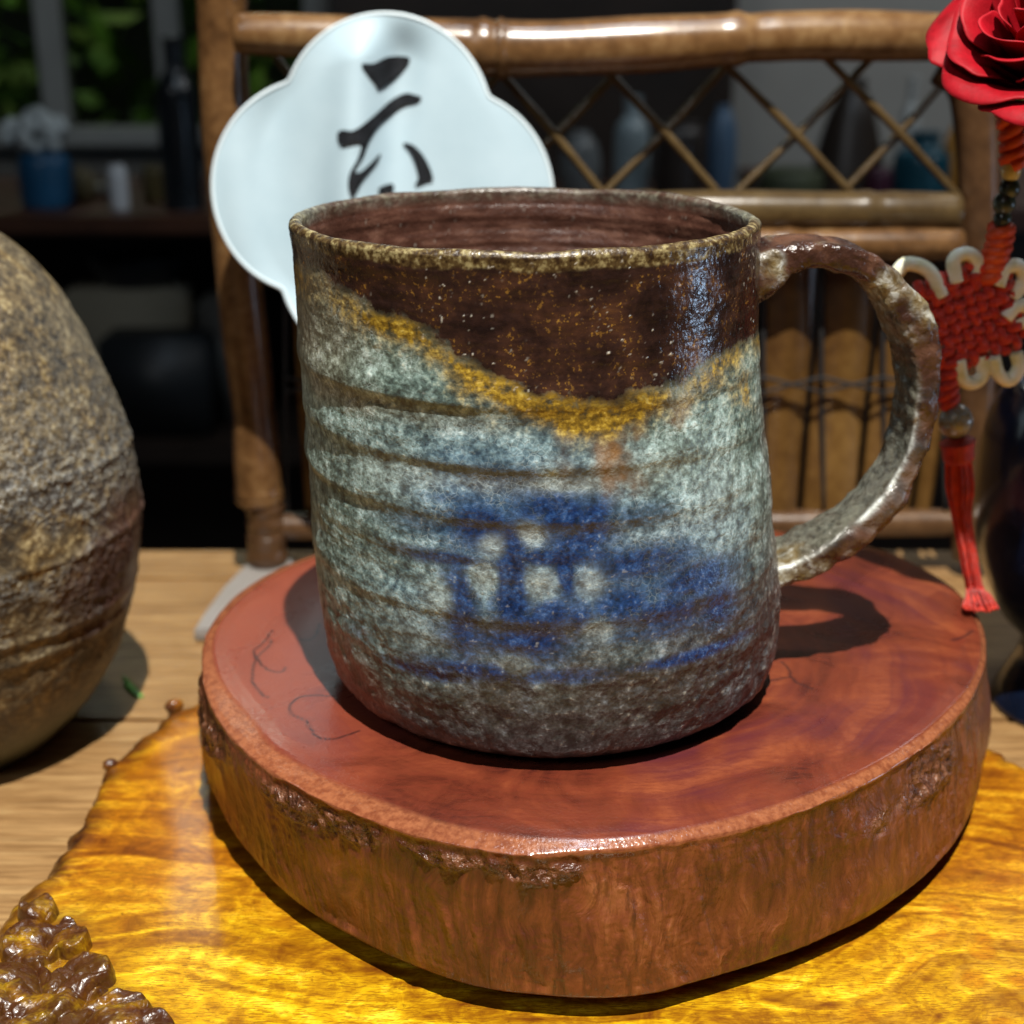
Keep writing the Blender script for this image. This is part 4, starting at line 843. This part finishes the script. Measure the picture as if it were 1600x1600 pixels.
# cabinet: shelf board on a dark carcass
zs_ = at(100, 338, YB).z; xa, xb = -.62, at(1185, 338, YB).x
cab = thing('cabinet', ((xa+xb)/2, YB+.1, -.80), 'dark wooden cabinet with red-brown shelf behind the bamboo rack', 'cabinet')
put('shelf_board', box('s', xa, xb, YB, YB+.30, zs_-.016, zs_, .002), shelfw, cab, smooth=False)
put('back_panel', box('s', xa, xb, YB+.28, YB+.2999, -.80, zs_-.0161), darkw, cab, smooth=False)
put('side_panel', box('s', xb-.02, xb-.0001, YB+.001, YB+.2799, -.80, zs_-.0161), darkw, cab, smooth=False)
zlow = at(200, 700, YB).z
put('lower_shelf', box('s', xa, xb-.0201, YB+.01, YB+.2799, zlow-.018, zlow), darkw, cab, smooth=False)
put('top_back', box('s', at(520, 0, YB+.27).x, at(1150, 0, YB+.27).x, YB+.26, YB+.28, zs_+.0001, zs_+.42), darkw, cab, smooth=False)
def pot(name, px, w_px, top_px, prof, mat, label, cat, Y=YB+.08, base_px=None, group=None):
    """lathe with a base on the shelf; prof in (radius, height) fractions"""
    b = at(px, 300, Y); zb0 = zs_ if base_px is None else at(px, base_px, Y).z; ztop = at(px, top_px, Y).z; r0 = abs(at(px+w_px/2, 300, Y).x-b.x)
    pf = spline(np.array([(max(a*r0, .0005), h_*(ztop-zb0)) for a, h_ in prof]), 48); pf[:, 0] = np.maximum(pf[:, 0], .0004)
    o = put(name, lathe(name, pf, (b.x, Y, zb0), 40), mat, loc=(b.x, Y, zb0)); tag(o, label, cat, group); return o
bottle = [(.02, 0), (.95, 0), (1, .05), (1, .62), (.8, .75), (.5, .82), (.48, .95), (.52, 1), (.02, 1)]
round_ = [(.02, 0), (.5, 0), (.85, .2), (1, .5), (.85, .8), (.5, .95), (.45, 1), (.02, 1)]
jarp = [(.02, 0), (.8, 0), (.95, .1), (1, .5), (.95, .85), (.75, .95), (.72, 1), (.02, 1)]
pot('black_bottle', 287, 62, 58, bottle, dm('black_glass', (.010, .013, .016), .25), 'tall black bottle on the shelf in front of the window', 'bottle', YB+.05)
pot('blue_jar', 74, 82, 236, jarp, dm('blue_glaze', (.012, .075, .16), .35), 'blue glazed jar on the shelf with white blossom in it', 'jar', YB+.06)
# white blossom in the blue jar
bl0 = at(52, 208, YB+.06); ms = []
for k in range(60):
    d_ = rng.normal(size=3); d_ /= np.linalg.norm(d_); p = np.array(bl0)+d_*np.array([.030, .02, .018])*rng.uniform(.5, 1); ms.append(ball('b', p, .0065, 8))
wf = put('white_blossom', join('white_blossom', ms), dm('white_petals', (.42, .46, .46), .6, .2, 60), loc=tuple(bl0)); tag(wf, 'clump of white blossom standing in the blue jar', 'flowers')
pot('ochre_cup', 128, 44, 262, round_, dm('ochre', (.14, .11, .05)), 'small ochre cup on the shelf beside the blue jar', 'cup', YB+.10)
pot('white_cup', 186, 30, 258, jarp, dm('white_glaze', (.62, .64, .66), .4, .1), 'small white cup on the shelf beside the black bottle', 'cup', YB+.04)
pot('brown_pot', 150, 70, 282, round_, dm('brown_glaze', (.045, .035, .025), .4), 'squat brown teapot on the shelf behind the white cup', 'pot', YB+.14)
pot('olive_jar', 242, 36, 258, jarp, dm('olive_glaze', (.10, .08, .03), .4), 'narrow olive jar on the shelf close to the black bottle', 'jar', YB+.10)
pot('grey_jar', 905, 66, 205, round_, dm('grey_glaze', (.13, .14, .14), .35), 'round grey jar on the shelf behind the bamboo lattice', 'jar', YB+.08)
pot('pale_vase', 985, 54, 150, bottle, dm('pale_celadon', (.24, .30, .32), .3), 'pale celadon bottle on the shelf behind the bamboo lattice', 'vase', YB+.10)
pot('blue_vase', 1125, 46, 165, round_, dm('slate_blue', (.08, .14, .22), .35), 'slate blue vase at the end of the shelf', 'vase', YB+.08)
pot('dark_urn', 1060, 80, 190, jarp, dm('dark_urn_glaze', (.03, .022, .018), .35), 'wide dark urn on the shelf behind the lattice crossing', 'urn', YB+.06)
# low side table on the right carrying more pieces
zr = at(1300, 322, YB).z
st_ = thing('side_board', (.42, YB+.12, -.80), 'low dark sideboard standing before the grey wall', 'sideboard')
put('board_top', box('s', xb+.03, 1.2, YB-.02, YB+.32, zr-.02, zr, .002), shelfw, st_, smooth=False)
put('carcass', box('s', xb+.04, 1.19, YB+.0, YB+.31, -.80, zr-.0201), darkw, st_, smooth=False)
def rpot(*a, **k): return pot(*a, base_px=321, **k)
rpot('brown_urn', 1322, 120, 122, [(.02, 0), (.95, 0), (1, .05), (.92, .3), (.62, .7), (.32, .92), (.30, 1), (.02, 1)], dm('brown_black', (.030, .020, .014), .4), 'tall dark brown tapering urn on the sideboard', 'urn', Y=YB+.06)
rpot('teal_bottle', 1438, 92, 205, bottle, dm('teal_glaze', (.010, .07, .10), .3), 'teal bottle on the sideboard behind the lattice', 'bottle', Y=YB+.06)
rpot('white_bottle', 1412, 30, 120, bottle, dm('white_bottle_glaze', (.5, .52, .5), .4), 'slim white bottle on the sideboard behind the teal one', 'bottle', Y=YB+.16)
rpot('orange_jar', 1484, 34, 196, round_, dm('orange_skin', (.46, .20, .02), .5), 'orange ball-shaped jar on the sideboard near the right post', 'jar', Y=YB+.05)
rpot('green_planter', 1235, 100, 262, jarp, dm('moss_green', (.06, .07, .035), .6), 'low mossy green planter on the sideboard next to the urn', 'planter', Y=YB+.04)
rpot('wine_jar', 1372, 40, 262, jarp, dm('wine_glaze', (.06, .012, .03), .4), 'small wine-red jar on the sideboard between urn and teal bottle', 'jar', Y=YB+.02)
# papers and boxes inside the cabinet
def lowbox(name, x0, x1, y0, y1, Y, dep, mat, label, cat):
    a_, b_ = at(x0, y1, Y), at(x1, y0, Y); o = put(name, box(name, a_.x, b_.x, Y, Y+dep, max(a_.z, zlow+.0002), b_.z, .004), mat, loc=((a_.x+b_.x)/2, Y+dep/2, max(a_.z, zlow))); return tag(o, label, cat)
lowbox('paper_box', 122, 284, 455, 700, YB+.10, .08, dm('cream_paper', (.40, .37, .28), .7, .12), 'cream paper box in the dark cabinet under the shelf', 'box')
lowbox('dark_box', 165, 318, 532, 700, YB+.03, .06, dm('black_box', (.014, .016, .018), .5), 'black box in the cabinet before the cream paper box', 'box')
lowbox('grey_box', 322, 380, 470, 700, YB+.08, .08, dm('grey_card', (.12, .12, .11), .7), 'grey cardboard box in the cabinet beside the bamboo post', 'box')
pot('dark_bowl', 205, 150, 400, [(.02, 0), (.4, 0), (.75, .25), (.95, .7), (1, 1), (.94, .98), (.6, .25), (.02, .15)], dm('dark_bowl_glaze', (.03, .03, .032), .4), 'dark bowl sitting on the cream paper box', 'bowl', YB+.14, 455)
S.render.engine = 'CYCLES'
S.cycles.caustics_reflective = False; S.cycles.caustics_refractive = False; S.cycles.max_bounces = 6; S.cycles.diffuse_bounces = 3; S.cycles.glossy_bounces = 3; S.cycles.transmission_bounces = 4
